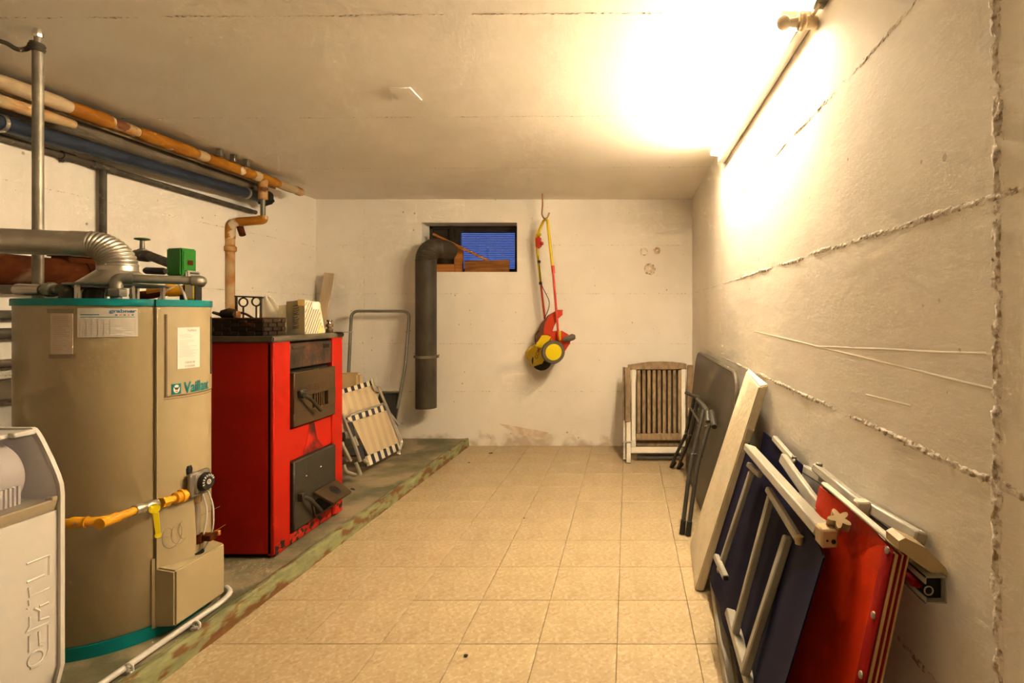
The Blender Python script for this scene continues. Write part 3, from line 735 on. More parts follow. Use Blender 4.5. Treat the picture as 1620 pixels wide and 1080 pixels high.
# upright steel pipe
t = thing('upright_steel_pipe', (P(60, 300, 2.03).x, 2.03, 1.30), 'upright galvanised pipe from ceiling to behind the water heater', 'pipe')
xv = P(60, 300, 2.03).x
build('pipe', G().cyl((xv, 2.03, 1.24), (xv, 2.03, P(60, 82, 2.03).z), .0165), M['steel_p'], t)
build('pipe_end', G().cyl((xv, 2.03, P(60, 84, 2.03).z), (xv, 2.03, P(60, 58, 2.03).z), .0115), M['steel_p'], t)
zt_ = P(60, 58, 2.03).z
build('cap_nut', G().lathe([(.014, -.004), (.016, 0), (.016, .02), (.012, .022), (.012, .034), (.008, .036)], (xv, 2.03, zt_), seg=8), M['chrome'], t)
g = G()
for k in range(5): g.torus((xv + .003 * (k % 2), 2.028, P(60, 70, 2.03).z - .006 * k), (.15, .1, 1), .0175, .005, 16, 6)
build('wrapped_tape', g, M['darkpipe'], t)
build('earth_cable', G().tube([(xv - .01, 2.015, P(60, 72, 2.03).z), P(45, 77, 2.02), P(28, 80, 2.01), P(8, 66, 1.99), P(-40, 60, 1.95)], .0085, 8, .04), M['darkpipe'], t)
# lagged orange pipe under the ceiling
t = thing('orange_lagged_pipe', (-2.78, 3.3, 2.24), 'peeling orange lagged pipe close under the ceiling', 'pipe')
p0, p1 = V((-2.80, 1.0, 2.285)), V((-2.745, 4.42, 2.278))
def on(y): k = (y - p0.y) / (p1.y - p0.y); return p0 + (p1 - p0) * k
def lag(y0, y1, r, m):
    n = max(4, int((y1 - y0) / .05)); pts, rr = [], []
    for i in range(n + 1):
        pts.append(on(y0 + (y1 - y0) * i / n)); rr.append(r * random.uniform(.95, 1.05) * (.86 if i in (0, n) else 1))
    return build('lagging', G().tube(pts, rr, 16), M[m], t)
random.seed(11)
lag(1.0, 2.30, .034, 'cream_lag'); lag(2.30, 2.62, .036, 'cream_lag'); lag(2.62, 2.83, .037, 'orange'); lag(2.83, 2.98, .031, 'orange_r'); lag(2.98, 3.38, .036, 'orange'); lag(3.38, 3.46, .033, 'orange_r')
lag(3.46, 3.88, .036, 'orange'); lag(3.88, 3.94, .038, 'cream_lag'); lag(3.94, 4.15, .037, 'orange'); lag(4.15, 4.36, .036, 'cream_lag'); lag(4.36, 4.44, .034, 'orange_r')
build('torn_lagging', G().tube([on(2.2) + V((-.03, 0, -.075)), on(2.50) + V((-.02, 0, -.075)), on(2.66) + V((-.02, 0, -.072))], [.028, .03, .022], 12), M['orange_r'], t)
for y in (3.50, 3.62, 3.74):
    c = on(y); build('pipe_hanger', G().box((c.x + .035, y - .012, c.z + .02), (c.x + .07, y + .012, ZC), .003), M['steel_d'], t)
# drop from the orange pipe
t = thing('orange_drop_pipe', (-2.85, 3.95, 1.15), 'rusty orange pipe dropping with a double bend behind the boiler', 'pipe')
d0 = on(3.98); d1 = P(410, 348, 3.98); d1.x = d0.x
d2 = P(364, 352, 3.93); d3 = V((d2.x, d2.y, 1.02))
build('lagging', G().tube([d0, V((d0.x, d0.y, 2.12))], [.034, .032], 14), M['orange_r'], t)
build('bare_pipe', G().cyl(V((d0.x, d0.y, 2.13)), d1 + V((0, 0, .0)), .017), M['steel_d'], t)
build('bend', G().tube([d1 + V((0, 0, .03)), d1, d2, d2 - V((0, 0, .12))], .033, 14, .06), M['orange'], t)
build('pipe', G().tube([d2 - V((0, 0, .10)), d2 - V((0, 0, .17)), d2 - V((0, 0, .18)), d2 - V((0, 0, .21)), d2 - V((0, 0, .22)), d3], [.031, .031, .042, .042, .031, .030], 14), M['orange_r'], t)
build('loose_end', G().cyl(d2 + V((.05, .03, -.02)), d2 + V((.085, .01, -.09)), .022), M['rust'], t)
g = G().tube([d2 + V((-.035, .02, .01)), d2 + V((-.038, .02, -.3)), V((d2.x - .037, d2.y + .02, 1.1))], .012, 8); build('side_pipe', g, M['darkpipe'], t)
# blue plastic pipe
t = thing('blue_plastic_pipe', (-2.86, 3.0, 2.1), 'fat blue plastic pipe running below the orange one', 'pipe')
b0, b1 = V((-2.85, 1.0, 2.088)), V((-2.862, 4.04, 2.165))
build('pipe', G().cyl(b0, b1, .037, seg=24), M['bluepipe'], t)
dd = (b1 - b0).normalized()
for y, r in ((2.40, .040), (3.95, .043)):
    c = b0 + dd * ((y - b0.y) / dd.y)
    build('clip', G().cyl(c - dd * .008, c + dd * .008, r + .002, seg=24), M['steel'], t)
build('socket', G().cyl(b1 - dd * .09, b1 + dd * .06, .041, seg=24), M['bluepipe'], t)
build('end_foam', G().ball(b1 + V((0.01, .10, .0)), .062, 1, 1.1, 1, 14, 10).jitter(.008), M['dark'], t)
pipe_run('grey_lagged_pipe', 'dull grey pipe tucked between the orange and blue pipes', [(-2.91, 1.0, 2.228), (-2.91, 4.15, 2.236)], .043, 'greypipe', 18)
pipe_run('thin_ceiling_pipe', 'thin beige pipe directly behind the orange lagged pipe', [(-2.835, 1.0, 2.258), (-2.81, 4.2, 2.258)], .010, 'cream_lag', 10)
# thin dark pipe on the wall with a tee
t = thing('dark_wall_pipe', (-2.95, 3.0, 2.05), 'thin dark pipe on the left wall with a downward tee', 'pipe')
z0_, z1_ = 2.088, 2.062
def dk(y): return V((-2.948, y, z0_ + (z1_ - z0_) * (y - 2.4) / 1.7))
build('pipe', G().tube([dk(1.0), dk(2.4), dk(4.18)], .0165, 12), M['darkpipe'], t)
yt = 2.948 * F / (CX - 163)
build('tee', G().tube([dk(yt - .06), dk(yt - .055), dk(yt + .055), dk(yt + .06)], [.019, .022, .022, .019], 12), M['darkpipe'], t)
build('drop', G().cyl(dk(yt), V((-2.948, yt, 1.15)), .0165), M['darkpipe'], t)
build('coupling', G().cyl(dk(yt - .22), dk(yt - .16), .022), M['darkpipe'], t)
build('wall_bracket', G().tube([dk(yt - .20), dk(yt - .20) + V((-.02, 0, -.03))], .008, 8), M['darkpipe'], t)
# rusty smoke pipe
t = thing('rusty_smoke_pipe', (-2.80, 2.6, 1.38), 'thick rusty smoke pipe with an inspection hatch behind the heater', 'pipe')
rz, rx, rr_ = 1.457, -2.80, .071
build('pipe', G().cyl((rx, 1.0, rz), (rx, 2.69, rz), rr_, seg=32), M['rust'], t)
build('collar', G().cyl((rx, 2.68, rz), (rx, 2.70, rz), rr_ + .006, seg=32), M['rust'], t)
build('bend', G().tube([(rx, 2.69, rz), (rx, 2.86, rz), (rx - .17, 2.95, rz - .02)], rr_ - .002, 28, .12), M['rust'], t)
build('inspection_hatch', G().box((rx - .045, 2.60, rz + rr_ - .02), (rx + .05, 2.75, rz + rr_ + .012), .004).box((rx - .055, 2.59, rz + rr_ + .012), (rx + .06, 2.76, rz + rr_ + .018), .003), M['rust'], t)
# pipes showing left of the heater
for yy, r, mm, lb in ((498, .022, 'darkpipe', 'dark horizontal pipe left of the heater, topmost of three'), (528, .026, 'darkpipe', 'dark horizontal pipe left of the heater, middle of three'), (576, .02, 'greypipe', 'grey horizontal pipe left of the heater, lowest of three')):
    z = P(10, yy, 2.45).z
    pipe_run('low_wall_pipe', lb, [(-2.93, 1.3, z), (-2.93, 3.3, z)], r, mm, 12)
g = G().box((-2.96, 2.40, .86), (-2.86, 3.3, .95), .006); tag(build('cable_duct', g, M['greypipe']), 'grey duct on the left wall at the heater edge', 'duct')

# ---- fittings behind the heater lid
t = thing('mixer_actuator', (-2.36, 2.75, 1.44), 'bright green actuator box above the heater lid', 'actuator')
c = P(286, 414, 2.70); u = V((.25, .97, 0)); w = V((-.97, .25, 0)) 
def ab(a, b, c0, d, e, f, bev=.006):   # box in the actuator's own axes: along u (right face), w (left face), z
    cc = c + u * (a + b) / 2 + w * (c0 + d) / 2 + V((0, 0, (e + f) / 2))
    return G().obox(cc, u * (b - a) / 2, w * (d - c0) / 2, (0, 0, (f - e) / 2), bev, 2)
build('housing', ab(0, .078, 0, .10, -.070, .072), M['green'], t)
build('window', ab(.030, .058, -.004, .005, -.014, .012, .001), M['rust'], t)
build('face_plate', ab(.010, .072, -.003, .004, -.04, .055, .002), M['green'], t)
build('terminal_box', ab(.02, .09, -.012, .03, -.085, -.042), M['grey_lbl'], t)
build('nameplate', ab(.036, .08, -.0135, -.011, -.060, -.050, .0005), M['print_d'], t)
build('stub_pipe', G().cyl(c + V((-.09, .06, -.01)), P(225, 403, 2.95) + V((.10, -.055, -.015)), .024), M['darkpipe'], t)
t = thing('stop_valve', (-2.71, 2.95, 1.55), 'small stop valve with green handwheel on the left wall', 'valve')
c = P(225, 403, 2.95)
build('valve_body', G().tube([c + V((-.20, .1, 0)), c + V((-.06, .02, 0)), c + V((-.05, .02, 0)), c + V((.05, -.02, -.01)), c + V((.06, -.03, -.01)), c + V((.13, -.07, -.02))], [.022, .022, .032, .032, .024, .022], 12), M['darkpipe'], t)
build('spindle', G().lathe([(.022, .01), (.022, .03), (.012, .035), (.010, .085)], c, seg=10), M['steel_d'], t)
build('handwheel', G().lathe([(.008, .078), (.034, .084), (.036, .088), (.030, .092), (.006, .088)], c, seg=20), M['green_w'], t)
t = thing('circulation_pump', (-2.2, 2.6, 1.32), 'black pump with yellow-edged label behind the heater lid', 'pump')
c = P(303, 464, 2.52)
build('pump_body', G().box(c + V((-.045, -.02, -.055)), c + V((.030, .03, .045)), .006, 2).box((-2.09, 2.50, 1.275), (c.x + .03, 2.60, 1.315), .004), M['black'], t)
build('label_edge', G().box(c + V((-.014, -.024, -.03)), c + V((.031, -.02, .045)), .002), M['yellow'], t)
build('label', G().box(c + V((-.010, -.0255, -.022)), c + V((.027, -.0235, .038)), .001), M['card_w'], t)
c = P(271, 458, 2.50)
build('yellow_coupling', G().tube([c + V((-.10, .0, -.01)), c + V((-.02, 0, 0)), c + V((-.01, 0, 0)), c + V((.05, .02, .0))], [.022, .022, .034, .030], 14), M['gas'], t)
build('motor', G().tube([P(229, 428, 2.55), P(232, 428, 2.55), P(259, 429, 2.55), P(262, 429, 2.55)], [.012, .017, .017, .013], 16), M['black'], t)
build('pump_pipe', G().tube([P(210, 468, 2.5), P(240, 466, 2.5), P(270, 460, 2.5)], .02, 12), M['rust'], t)
pts = [P(246, 480, 2.2), P(252, 470, 2.2), P(266, 458, 2.22), P(280, 451, 2.25), P(289, 450, 2.3)]
tag(build('white_cable', G().tube(pts, .0025, 6, .03).tube([P(283, 450, 2.25), P(290, 462, 2.2), P(297, 482, 2.15)], .005, 6, .03), M['white_pl']), 'thin white cable looping over the heater lid', 'cable')

# ================================================================== RED SOLID FUEL BOILER
BX0, BX1, BY0, BY1, BZ1 = -2.42, -1.722, 2.565, 3.185, 1.118
bo = thing('solid_fuel_boiler', ((BX0 + BX1) / 2, (BY0 + BY1) / 2, ZP), 'red enamelled solid fuel boiler with two iron doors', 'boiler')
T_ = .02
g = G().box((BX0, BY0, ZP + .02), (BX1 - .012, BY0 + T_, BZ1), .003); build('side_panel', g, M['red'], bo)
g = G().box((BX0, BY1 - T_, ZP + .02), (BX1 - .012, BY1, BZ1), .003); build('side_panel', g, M['red'], bo)
g = G().box((BX0, BY0 + T_, ZP), (BX1 - .03, BY1 - T_, BZ1)); build('inner_body', g, M['dark'], bo)
def fy(px): return BX1 * F / (px - CX)
yA, yB = fy(459.5), fy(526)
g = G().box((BX1 - .03, BY0, ZP + .012), (BX1, yA, BZ1), .004); build('front_post', g, M['red'], bo)
g = G().box((BX1 - .03, yB, ZP + .012), (BX1, BY1, BZ1), .004); build('front_post', g, M['red'], bo)
g = G().box((BX1 - .03, yA + .002, .503), (BX1 - .006, yB - .002, .668), .003); mid = build('middle_panel', g, M['red'], bo)
g = G().box((BX1 - .03, yA + .002, ZP + .006), (BX1 - .004, yB - .002, .135), .004); build('lower_panel', g, M['red_chip'], bo)
for y in (BY0 + .05, BY1 - .04):
    g = G().box((BX1 - .02, y - .04, ZP + .006), (BX1 + .0015, y + .035, .135), .003); build('chipped_foot', g, M['red_chip'], bo)
# soot plume: shape of its own on the middle panel
q = [V((BX1 - .0055, y, z)) for y, z in ((2.84, .504), (2.80, .515), (2.835, .56), (2.85, .61), (2.862, .666), (2.905, .666), (2.92, .61), (2.94, .56), (2.985, .515), (2.95, .504))]
build('soot_mark', G().prism(q, (.0006, 0, 0)), M['soot'], mid)
g = G().box((BX0 - .01, BY0 - .012, BZ1), (BX1 + .006, BY1 + .01, BZ1 + .030), .006, 2); build('top_plate', g, M['lid'], bo)
g = G().box((BX1 - .03, yA + .004, .975), (BX1 - .004, yB - .004, 1.105), .003); up = build('upper_plate', g, M['iron_r'], bo)
g = G().box((BX1 - .004, yA + .02, 1.075), (BX1 - .001, yA + .13, 1.09), .001); build('name_strip', g, M['iron_g'], up)
g = G().box((BX1 - .004, yB - .085, 1.065), (BX1 - .0005, yB - .03, 1.088), .001); g.box((BX1 - .001, yB - .06, 1.074), (BX1 + .0005, yB - .05, 1.08)); build('gauge', g, M['dark'], up)
# upper (loading) door
g = G()
ys0, ys1 = yA + .006, yB + .004; z0d, z1d = .675, .955
slots = [2.868 + .021 * k for k in range(5)]
g.box((BX1 - .02, ys0, z0d), (BX1 + .016, ys1, .748), .004); g.box((BX1 - .02, ys0, .822), (BX1 + .016, ys1, z1d), .004)
g.box((BX1 - .02, ys0, .745), (BX1 + .0155, 2.855, .825)); g.box((BX1 - .02, 3.005, .745), (BX1 + .0155, ys1, .825))
for yy in (2.876, 2.897, 2.918, 2.939, 2.958): g.box((BX1 - .02, yy, .745), (BX1 + .0145, yy + .010, .825))
door = build('loading_door', g, M['iron'], bo)
g = G().box((BX1 - .02, 2.85, .742), (BX1 - .004, 3.01, .828)); build('damper', g, M['dark'], door)
g = G().text('ESTES-Z', .044, lambda x, y: V((BX1 + .0175, 2.79 + x * 1.15, .846 + y)), .001); build('cast_lettering', g, M['iron_r'], door)
h0 = V((BX1 + .03, 2.745, .835)); h1 = P(486, 642, 2.72)
h1 = V((BX1 + .055, 2.865, .735))
g = G().cyl((BX1 + .014, 2.742, .835), (BX1 + .045, 2.742, .835), .016, seg=14).box((BX1 + .018, 2.722, .838), (BX1 + .04, 2.772, .865), .006).tube([(BX1 + .04, 2.742, .835), (BX1 + .055, 2.775, .81), h1], [.011, .009, .010], 10, .02)
build('door_handle', g, M['iron_g'], door)
# lower (ash) door with air flap
g = G().box((BX1 - .02, yA + .004, .142), (BX1 + .016, yB + .008, .500), .006); ash = build('ash_door', g, M['iron_g'], bo)
g = G().box((BX1 + .0155, 2.88, .165), (BX1 + .0185, 3.07, .24), .0); build('air_inlet', g, M['dark'], ash)
g = G().bar((BX1 + .02, 2.87, .158), (BX1 + .02, 3.08, .158), .012, .012).bar((BX1 + .02, 2.87, .158), (BX1 + .02, 2.84, .26), .012, .010); build('inlet_rim', g, M['iron'], ash)
n_ = V((.55, 0, .83)); f0 = V((BX1 + .02, 0, .29)); fd = V((.83, 0, -.55))
g = G().hexa([f0 + V((0, 2.855, 0)) - n_ * .008, f0 + V((0, 3.075, 0)) - n_ * .008, f0 + fd * .12 + V((0, 3.06, 0)) - n_ * .008, f0 + fd * .12 + V((0, 2.87, 0)) - n_ * .008,
              f0 + V((0, 2.855, 0)) + n_ * .008, f0 + V((0, 3.075, 0)) + n_ * .008, f0 + fd * .12 + V((0, 3.06, 0)) + n_ * .008, f0 + fd * .12 + V((0, 2.87, 0)) + n_ * .008], .003)
fl_ = build('air_flap', g, M['iron'], ash)
cc = f0 + fd * .055 + V((0, 2.975, 0)); g = G().lathe([(.032, .006), (.032, .0085), (.026, .010)], cc, n_, 20); build('flap_disc', g, M['dark'], fl_)
g = G().torus(f0 + fd * .115 + V((0, 3.08, .01)), (.3, .2, 1), .011, .003, 14, 6); build('chain_ring', g, M['iron_g'], fl_)
g = G().box((BX1 + .014, 2.728, .285), (BX1 + .042, 2.762, .33), .004).tube([(BX1 + .036, 2.745, .305), (BX1 + .052, 2.775, .285), (BX1 + .06, 2.86, .19)], .010, 10, .02); build('door_handle', g, M['iron_g'], ash)
for yy in (2.80, 2.93): build('rivet', G().ball((BX1 + .016, yy, .40 if yy < 2.9 else .41), .005, seg=8, ring=6), M['chrome'], ash)

# ---- things lying on the boiler
ZB = BZ1 + .0305
bk = thing('wicker_basket', (-1.99, 2.69, ZB), 'low dark brown woven basket on top of the boiler', 'basket')
bx0, bx1, by0, by1, bh = -2.28, -1.795, 2.60, 2.765, .083
build('basket_floor', G().box((bx0 + .01, by0 + .01, ZB), (bx1 - .01, by1 - .01, ZB + .008)), M['wicker'], bk)
rows = 4
for r in range(rows):
    for k in range(12):
        w = (bx1 - bx0) / 12; off = .003 if (k + r) % 2 else -.002
        z = ZB + .002 + r * bh / rows
        build('woven_strip', G().box((bx0 + k * w, by0 + off - .002, z), (bx0 + (k + 1) * w, by0 + off + .004, z + bh / rows - .001), .002), M['wicker'], bk, smooth=0)
    for k in range(5):
        w = (by1 - by0) / 5; off = .003 if (k + r) % 2 else -.002; z = ZB + .002 + r * bh / rows
        build('woven_strip', G().box((bx1 + off - .004, by0 + k * w, z), (bx1 + off + .002, by0 + (k + 1) * w, z + bh / rows - .001), .002), M['wicker'], bk, smooth=0)
build('back_panel', G().box((bx0, by1 - .004, ZB), (bx1, by1, ZB + bh)).box((bx0, by0, ZB), (bx0 + .004, by1, ZB + bh)), M['wicker'], bk)
build('rim', G().tube([(bx0, by0, ZB + bh), (bx1, by0, ZB + bh), (bx1, by1, ZB + bh), (bx0, by1, ZB + bh)], .006, 8, closed=True), M['wicker'], bk)
hp = [P(364, 503, 2.69), P(371, 496, 2.69), P(382, 494, 2.69), P(392, 498, 2.69), P(401, 504, 2.69)]
build('basket_handle', G().tube(hp, .006, 8, .02), M['wicker'], bk)
t = thing('hand_brush', (-2.08, 2.68, ZB + .07), 'small hand brush lying in the wicker basket', 'brush')
build('handle', G().tube([P(337, 494, 2.66), P(354, 499, 2.66)], [.007, .010], 10), M['greypipe'], t)
build('bristles', G().tube([P(352, 497, 2.66), P(362, 496, 2.66), P(374, 497, 2.66)], [.022, .03, .026], 12).jitter(.003), M['wicker'], t)
build('ferrule', G().box(P(369, 503, 2.655), P(377, 492, 2.665) + V((0, .02, 0)), .004), M['wood2'], t)
# fire irons standing in the basket
t = thing('fire_iron_rack', (-2.06, 2.86, ZB), 'black iron rack holding the ring-topped fire irons', 'rack')
yr = 2.84
g = G().bar(P(371, 468.5, yr), P(417, 470.5, yr), .008, .008).cyl(P(374, 468, yr), V((P(374, 468, yr).x, yr, ZB)), .006).cyl(P(413, 470, yr), V((P(413, 468, yr).x, yr, ZB)), .005)
build('frame', g, M['wire'], t)
build('foot', G().box((P(371, 470, yr).x, yr - .05, ZB), (P(417, 470, yr).x, yr + .05, ZB + .006)), M['wire'], t)
for px, py, r, lb in ((385, 478, .023, 'ring-topped black fire iron, left of the two'), (405.5, 477, .023, 'ring-topped black fire iron, right of the two')):
    c = P(px, py, yr - .015)
    f = tag(thing('fire_iron', (c.x, c.y, ZB + .006), lb, 'fire iron', 'fire irons on the boiler'), lb, 'fire iron', 'fire irons on the boiler')
    build('ring', G().torus(c, (0, 1, 0), r, .0042, 22, 8), M['wire'], f)
    build('rod', G().cyl(c - V((0, 0, r)), V((c.x, c.y, ZB + .007)), .0042, seg=8), M['wire'], f)
# plastic bag
c = P(422, 488, 2.86)
def bagf(u, v):
    a = u * 2 * math.pi; hgt = v * .205; w = .075 * (1 - v) ** .7 + .012 + .008 * math.sin(5 * a + 3 * v)
    return V((c.x - .035 * v + .02 * (1 - v) + w * math.cos(a), c.y + .05 + w * .6 * math.sin(a), ZB + .001 + hgt + .006 * math.sin(3 * a)))
random.seed(2)
g = G().sheet(bagf, 28, 12); tag(build('plastic_bag', g, M['bag'], smooth=60), 'crumpled clear plastic bag behind the basket on the boiler', 'bag')
# printed carton
yb0, yb1 = 2.845, 3.035; xc = -1.742; xw = xc - .097; hz = .183
ct = thing('printed_carton', (xc - .05, 2.94, ZB), 'torn printed cardboard box standing on the boiler', 'box')
g = G()
build('lit_side', G().hexa([(xc - .003, yb0, ZB), (xc, yb0, ZB), (xc, yb1, ZB), (xc - .003, yb1, ZB), (xc - .003, yb0 - .002, ZB + hz), (xc, yb0 - .002, ZB + hz), (xc, yb1 - .05, ZB + hz - .01), (xc - .003, yb1 - .05, ZB + hz - .01)]), M['card_w'], ct)
gside = build('shaded_side', G().hexa([(xw, yb0 - .001, ZB), (xc, yb0 - .001, ZB), (xc, yb0 + .002, ZB), (xw, yb0 + .002, ZB), (xw, yb0 - .003, ZB + hz - .008), (xc, yb0 - .003, ZB + hz + .002), (xc, yb0, ZB + hz + .002), (xw, yb0, ZB + hz - .008)]), M['card_g'], ct)  # camera-facing side, its shade painted in by the darker card
build('back_side', G().box((xw, yb0, ZB), (xw + .003, yb1 - .04, ZB + hz - .02)).box((xw, yb1 - .045, ZB), (xc, yb1 - .042, ZB + hz - .02)), M['card_g'], ct)
build('torn_flap', G().hexa([(xw - .035, yb0 - .02, ZB + .05), (xw, yb0, ZB + .045), (xw, yb0 + .003, ZB + .045), (xw - .035, yb0 - .017, ZB + .05), (xw - .03, yb0 - .02, ZB + hz - .03), (xw, yb0, ZB + hz - .025), (xw, yb0 + .003, ZB + hz - .025), (xw - .03, yb0 - .017, ZB + hz - .03)]), M['card_g'], ct)
g = G()
for i in range(8):
    for k in range(9):
        y = yb0 + .012 + .022 * i + (.011 if k % 2 else 0); z = ZB + .012 + .019 * k
        if y + .014 > yb1 - .012 - .05 * (z - ZB) / hz: continue
        g.obox((xc + .0006, y, z), (.0003, 0, 0), (0, .0075, .0095), (0, -.0019, .0015))
build('print', g, M['tape'], ct)
g = G().grow([(xc + .0007, yb0 + .115, ZB + .003), (xc + .0007, yb0 + .165, ZB + .003), (xc + .0007, yb0 + .15, ZB + .05)], [(0, 1, 2)]); gg = G(); gg.grow([(xc + .0012, yb0 + .115, ZB + .003), (xc + .0012, yb0 + .165, ZB + .003), (xc + .0012, yb0 + .15, ZB + .055)], [(0, 1, 2)]); build('yellow_print', gg, M['card_y'], ct)
build('price_tag', G().box((xc + .001, yb0 + .065, ZB + hz - .048), (xc + .002, yb0 + .125, ZB + hz - .006)), M['paper_w'], ct)
g = G(); random.seed(21)
for k in range(11):
    z = ZB + .03 + .012 * k; g.tube([(xw + .036 + random.uniform(0, .006), yb0 - .0045, z), (xw + .052, yb0 - .0045, z + random.uniform(-.004, .006)), (xw + .060 + random.uniform(0, .010), yb0 - .0045, z + .005)], .0018, 5)
build('script_print', g, M['print_d'], gside)
build('tape', G().box((xc - .035, yb0 - .005, ZB + hz - .03), (xc - .004, yb0 - .0025, ZB + hz + .003)), M['card_y'], ct)
c = V((-1.757, 3.105, ZB)); t = tag(build('pipe_fitting', G().lathe([(.016, 0), (.019, .004), (.019, .02), (.012, .024), (.012, .03), (.021, .034), (.021, .048), (.012, .052), (.010, .062), (.016, .066), (.016, .074)], c, seg=12), M['brass']), 'shiny stacked pipe fitting beside the printed carton', 'pipe fitting')
tag(build('steel_strip', G().box((-1.76, 3.10, ZB), (-1.66, 3.19, ZB + .003), .001), M['steel_d']), 'flat steel strip sticking out over the boiler edge', 'strip')

# ================================================================== CORNER BEHIND THE BOILER
a, b = P(521, 432, 4.97), P(500, 545, 4.86)
d = (b - a); b = a + d * 2.9
k = (ZP - a.z) / (b.z - a.z); b = a + (b - a) * k
b.x = max(b.x, XL + .06)
tag(build('pale_plank', G().bar(a, b, .085, .022, up=(.1, -1, .1)), M['pine']), 'pale wooden plank leaning in the far left corner', 'plank')
# hand truck
ht = thing('hand_truck', (-2.35, 4.8, ZP), 'hand truck with grey tubular handle against the end wall', 'hand truck')
y1_, y0_ = 4.90, 4.62
l0, l1 = P(549, 640, 4.78), P(556, 492, y1_); r1, r0 = P(648, 492, y1_), P(624, 672, 4.72)
l0 = V((l0.x, 4.62, ZP + .04)); rb = r1 + (r0 - r1) * 1.35; rb = V((rb.x, 4.60, ZP + .04))
build('handle_tube', G().tube([l0, P(551, 600, 4.80), l1, r1, P(641, 580, 4.82), r0, rb], .0135, 12, .07), M['tubing'], ht)
build('carrier_plate', G().hexa([P(588, 672, 4.66), P(626, 668, 4.66), P(626, 668, 4.70), P(588, 672, 4.70), P(600, 622, 4.82), P(634, 622, 4.82), P(634, 622, 4.85), P(600, 622, 4.85)], .004), M['black'], ht)
build('cross_bar', G().cyl(P(553, 620, 4.78), P(634, 620, 4.78), .011), M['tubing'], ht)
build('toe_plate', G().box((l0.x, 4.40, ZP), (rb.x, 4.64, ZP + .012), .003), M['black'], ht)
for x in (l0.x - .03, rb.x + .03): build('wheel', G().lathe([(.02, -.02), (.055, -.02), (.07, -.012), (.07, .012), (.055, .02), (.02, .02)], (x, 4.72, ZP + .07), (1, 0, 0), 24), M['tyre'], ht)
# beige foam piece
c = P(556, 598, 4.45)
tag(build('foam_cushion', G().box((c.x - .12, 4.42, .50), (c.x + .075, 4.50, c.z + .045), .02, 3), M['cushion']), 'beige foam cushion peeping out behind the folded lounger', 'cushion')
# folded striped lounger
ln = thing('folded_lounger', (-2.05, 4.25, ZP), 'folded sun lounger with striped canvas and aluminium frame', 'sun lounger')
lp0 = V((-1.955, 4.2, ZP)); lup = V((-.30, 0, 1)).normalized(); lN = V((1, 0, .30)).normalized(); LY = V((0, 1, 0))
def lz(px, py, o=0): return PL(px, py, lp0 + lN * o, lN)
def lsheet(c4, o, m, name, par, th=.004, nu=1, nv=1):
    c4 = [lz(*q, o) for q in c4]
    g = G().sheet(lambda u, v: (c4[0] * (1 - u) + c4[1] * u) * (1 - v) + (c4[3] * (1 - u) + c4[2] * u) * v, nu, nv, lN * th)
    return build(name, g, M[m], par)
rear = [(520, 622), (587, 603), (640, 735), (575, 752)]
lsheet([(524, 628), (589, 609), (612, 662), (541, 684)], .0, 'lounge', 'rear_canvas', ln)
lsheet([(520, 622), (586, 602), (589, 609), (524, 628)], .012, 'hem', 'rear_hem', ln, .02)
fr = [(553, 658), (609, 641), (631, 704), (580, 726)]
front = lsheet([(556, 664), (611, 648), (632, 703), (584, 722)], .05, 'lounge', 'front_canvas', ln)
lsheet([(549, 661), (607, 640), (611, 649), (555, 667)], .062, 'hem', 'front_hem', ln, .024)
lsheet([(581, 721), (629, 701), (636, 709), (586, 736)], .062, 'hem', 'front_hem', ln, .024)
lsheet([(551, 668), (556, 666), (563, 688), (558, 692)], .058, 'navy_h', 'side_hem', ln, .012)
lsheet([(564, 706), (571, 703), (578, 724), (571, 730)], .058, 'navy_h', 'side_hem', ln, .012)
def ltube(pts, o, r=.0115, fil=.04, m='alu', name='frame_tube'): return build(name, G().tube([lz(*q, o) for q in pts], r, 10, fil), M[m], ln)
ltube([(585, 733), (575, 729), (551, 668), (553, 657), (608, 638), (613, 650), (635, 706), (630, 716)], .045)
ltube([(587, 598), (592, 612), (598, 618)], .03)
ltube([(598, 611), (617, 655), (636, 700), (633, 709)], .02)
ltube([(541, 655), (561, 703), (570, 730)], .09); ltube([(543, 706), (555, 729)], .05); ltube([(541, 699), (550, 730)], .03)
ltube([(563, 732), (571, 751)], .085); ltube([(544, 735), (547, 746), (562, 751)], .03, .012, .03)
ltube([(631, 712), (632, 719)], .03); ltube([(618, 655), (630, 672)], .01)
# black flue hanging from the window
yf = 4.85; fx = P(674, 500, yf).x; fr_ = .093
ft = thing('black_flue', (fx, yf, .396), 'black flue pipe with ribbed elbow hanging below the window', 'flue pipe')
build('flue_pipe', G().cyl((fx, yf, .396), (fx, yf, 1.744), fr_, seg=40), M['flue'], ft)
pts, rr = [], []
e_t = V((.50, .87, 0)).normalized(); Rb = .13; zb_ = 1.742
nr = 14
for i in range(nr * 4 + 1):
    a = i / (nr * 4) * math.pi / 2
    pts.append(V((fx, yf, zb_)) + e_t * Rb * (1 - math.cos(a)) + V((0, 0, Rb * math.sin(a)))); rr.append(fr_ + (-.003 if i % 4 == 0 else (.002 if i % 4 == 2 else 0)))
pts.append(pts[-1] + e_t * .16); rr.append(fr_ - .004)
build('ribbed_elbow', G().tube(pts, rr, 40), M['flue'], ft)
zc_ = P(674, 564, yf).z
build('pipe_clamp', G().cyl((fx, yf, zc_ - .012), (fx, yf, zc_ + .012), fr_ + .004, seg=40).box((fx + fr_, yf - .01, zc_ - .01), (fx + fr_ + .02, yf + .02, zc_ + .01), .002).box((fx - fr_ - .02, yf - .01, zc_ - .01), (fx - fr_, yf + .02, zc_ + .01), .002).cyl((fx + .05, yf + .07, zc_), (fx + .05, YB, zc_), .006), M['greypipe'], ft)
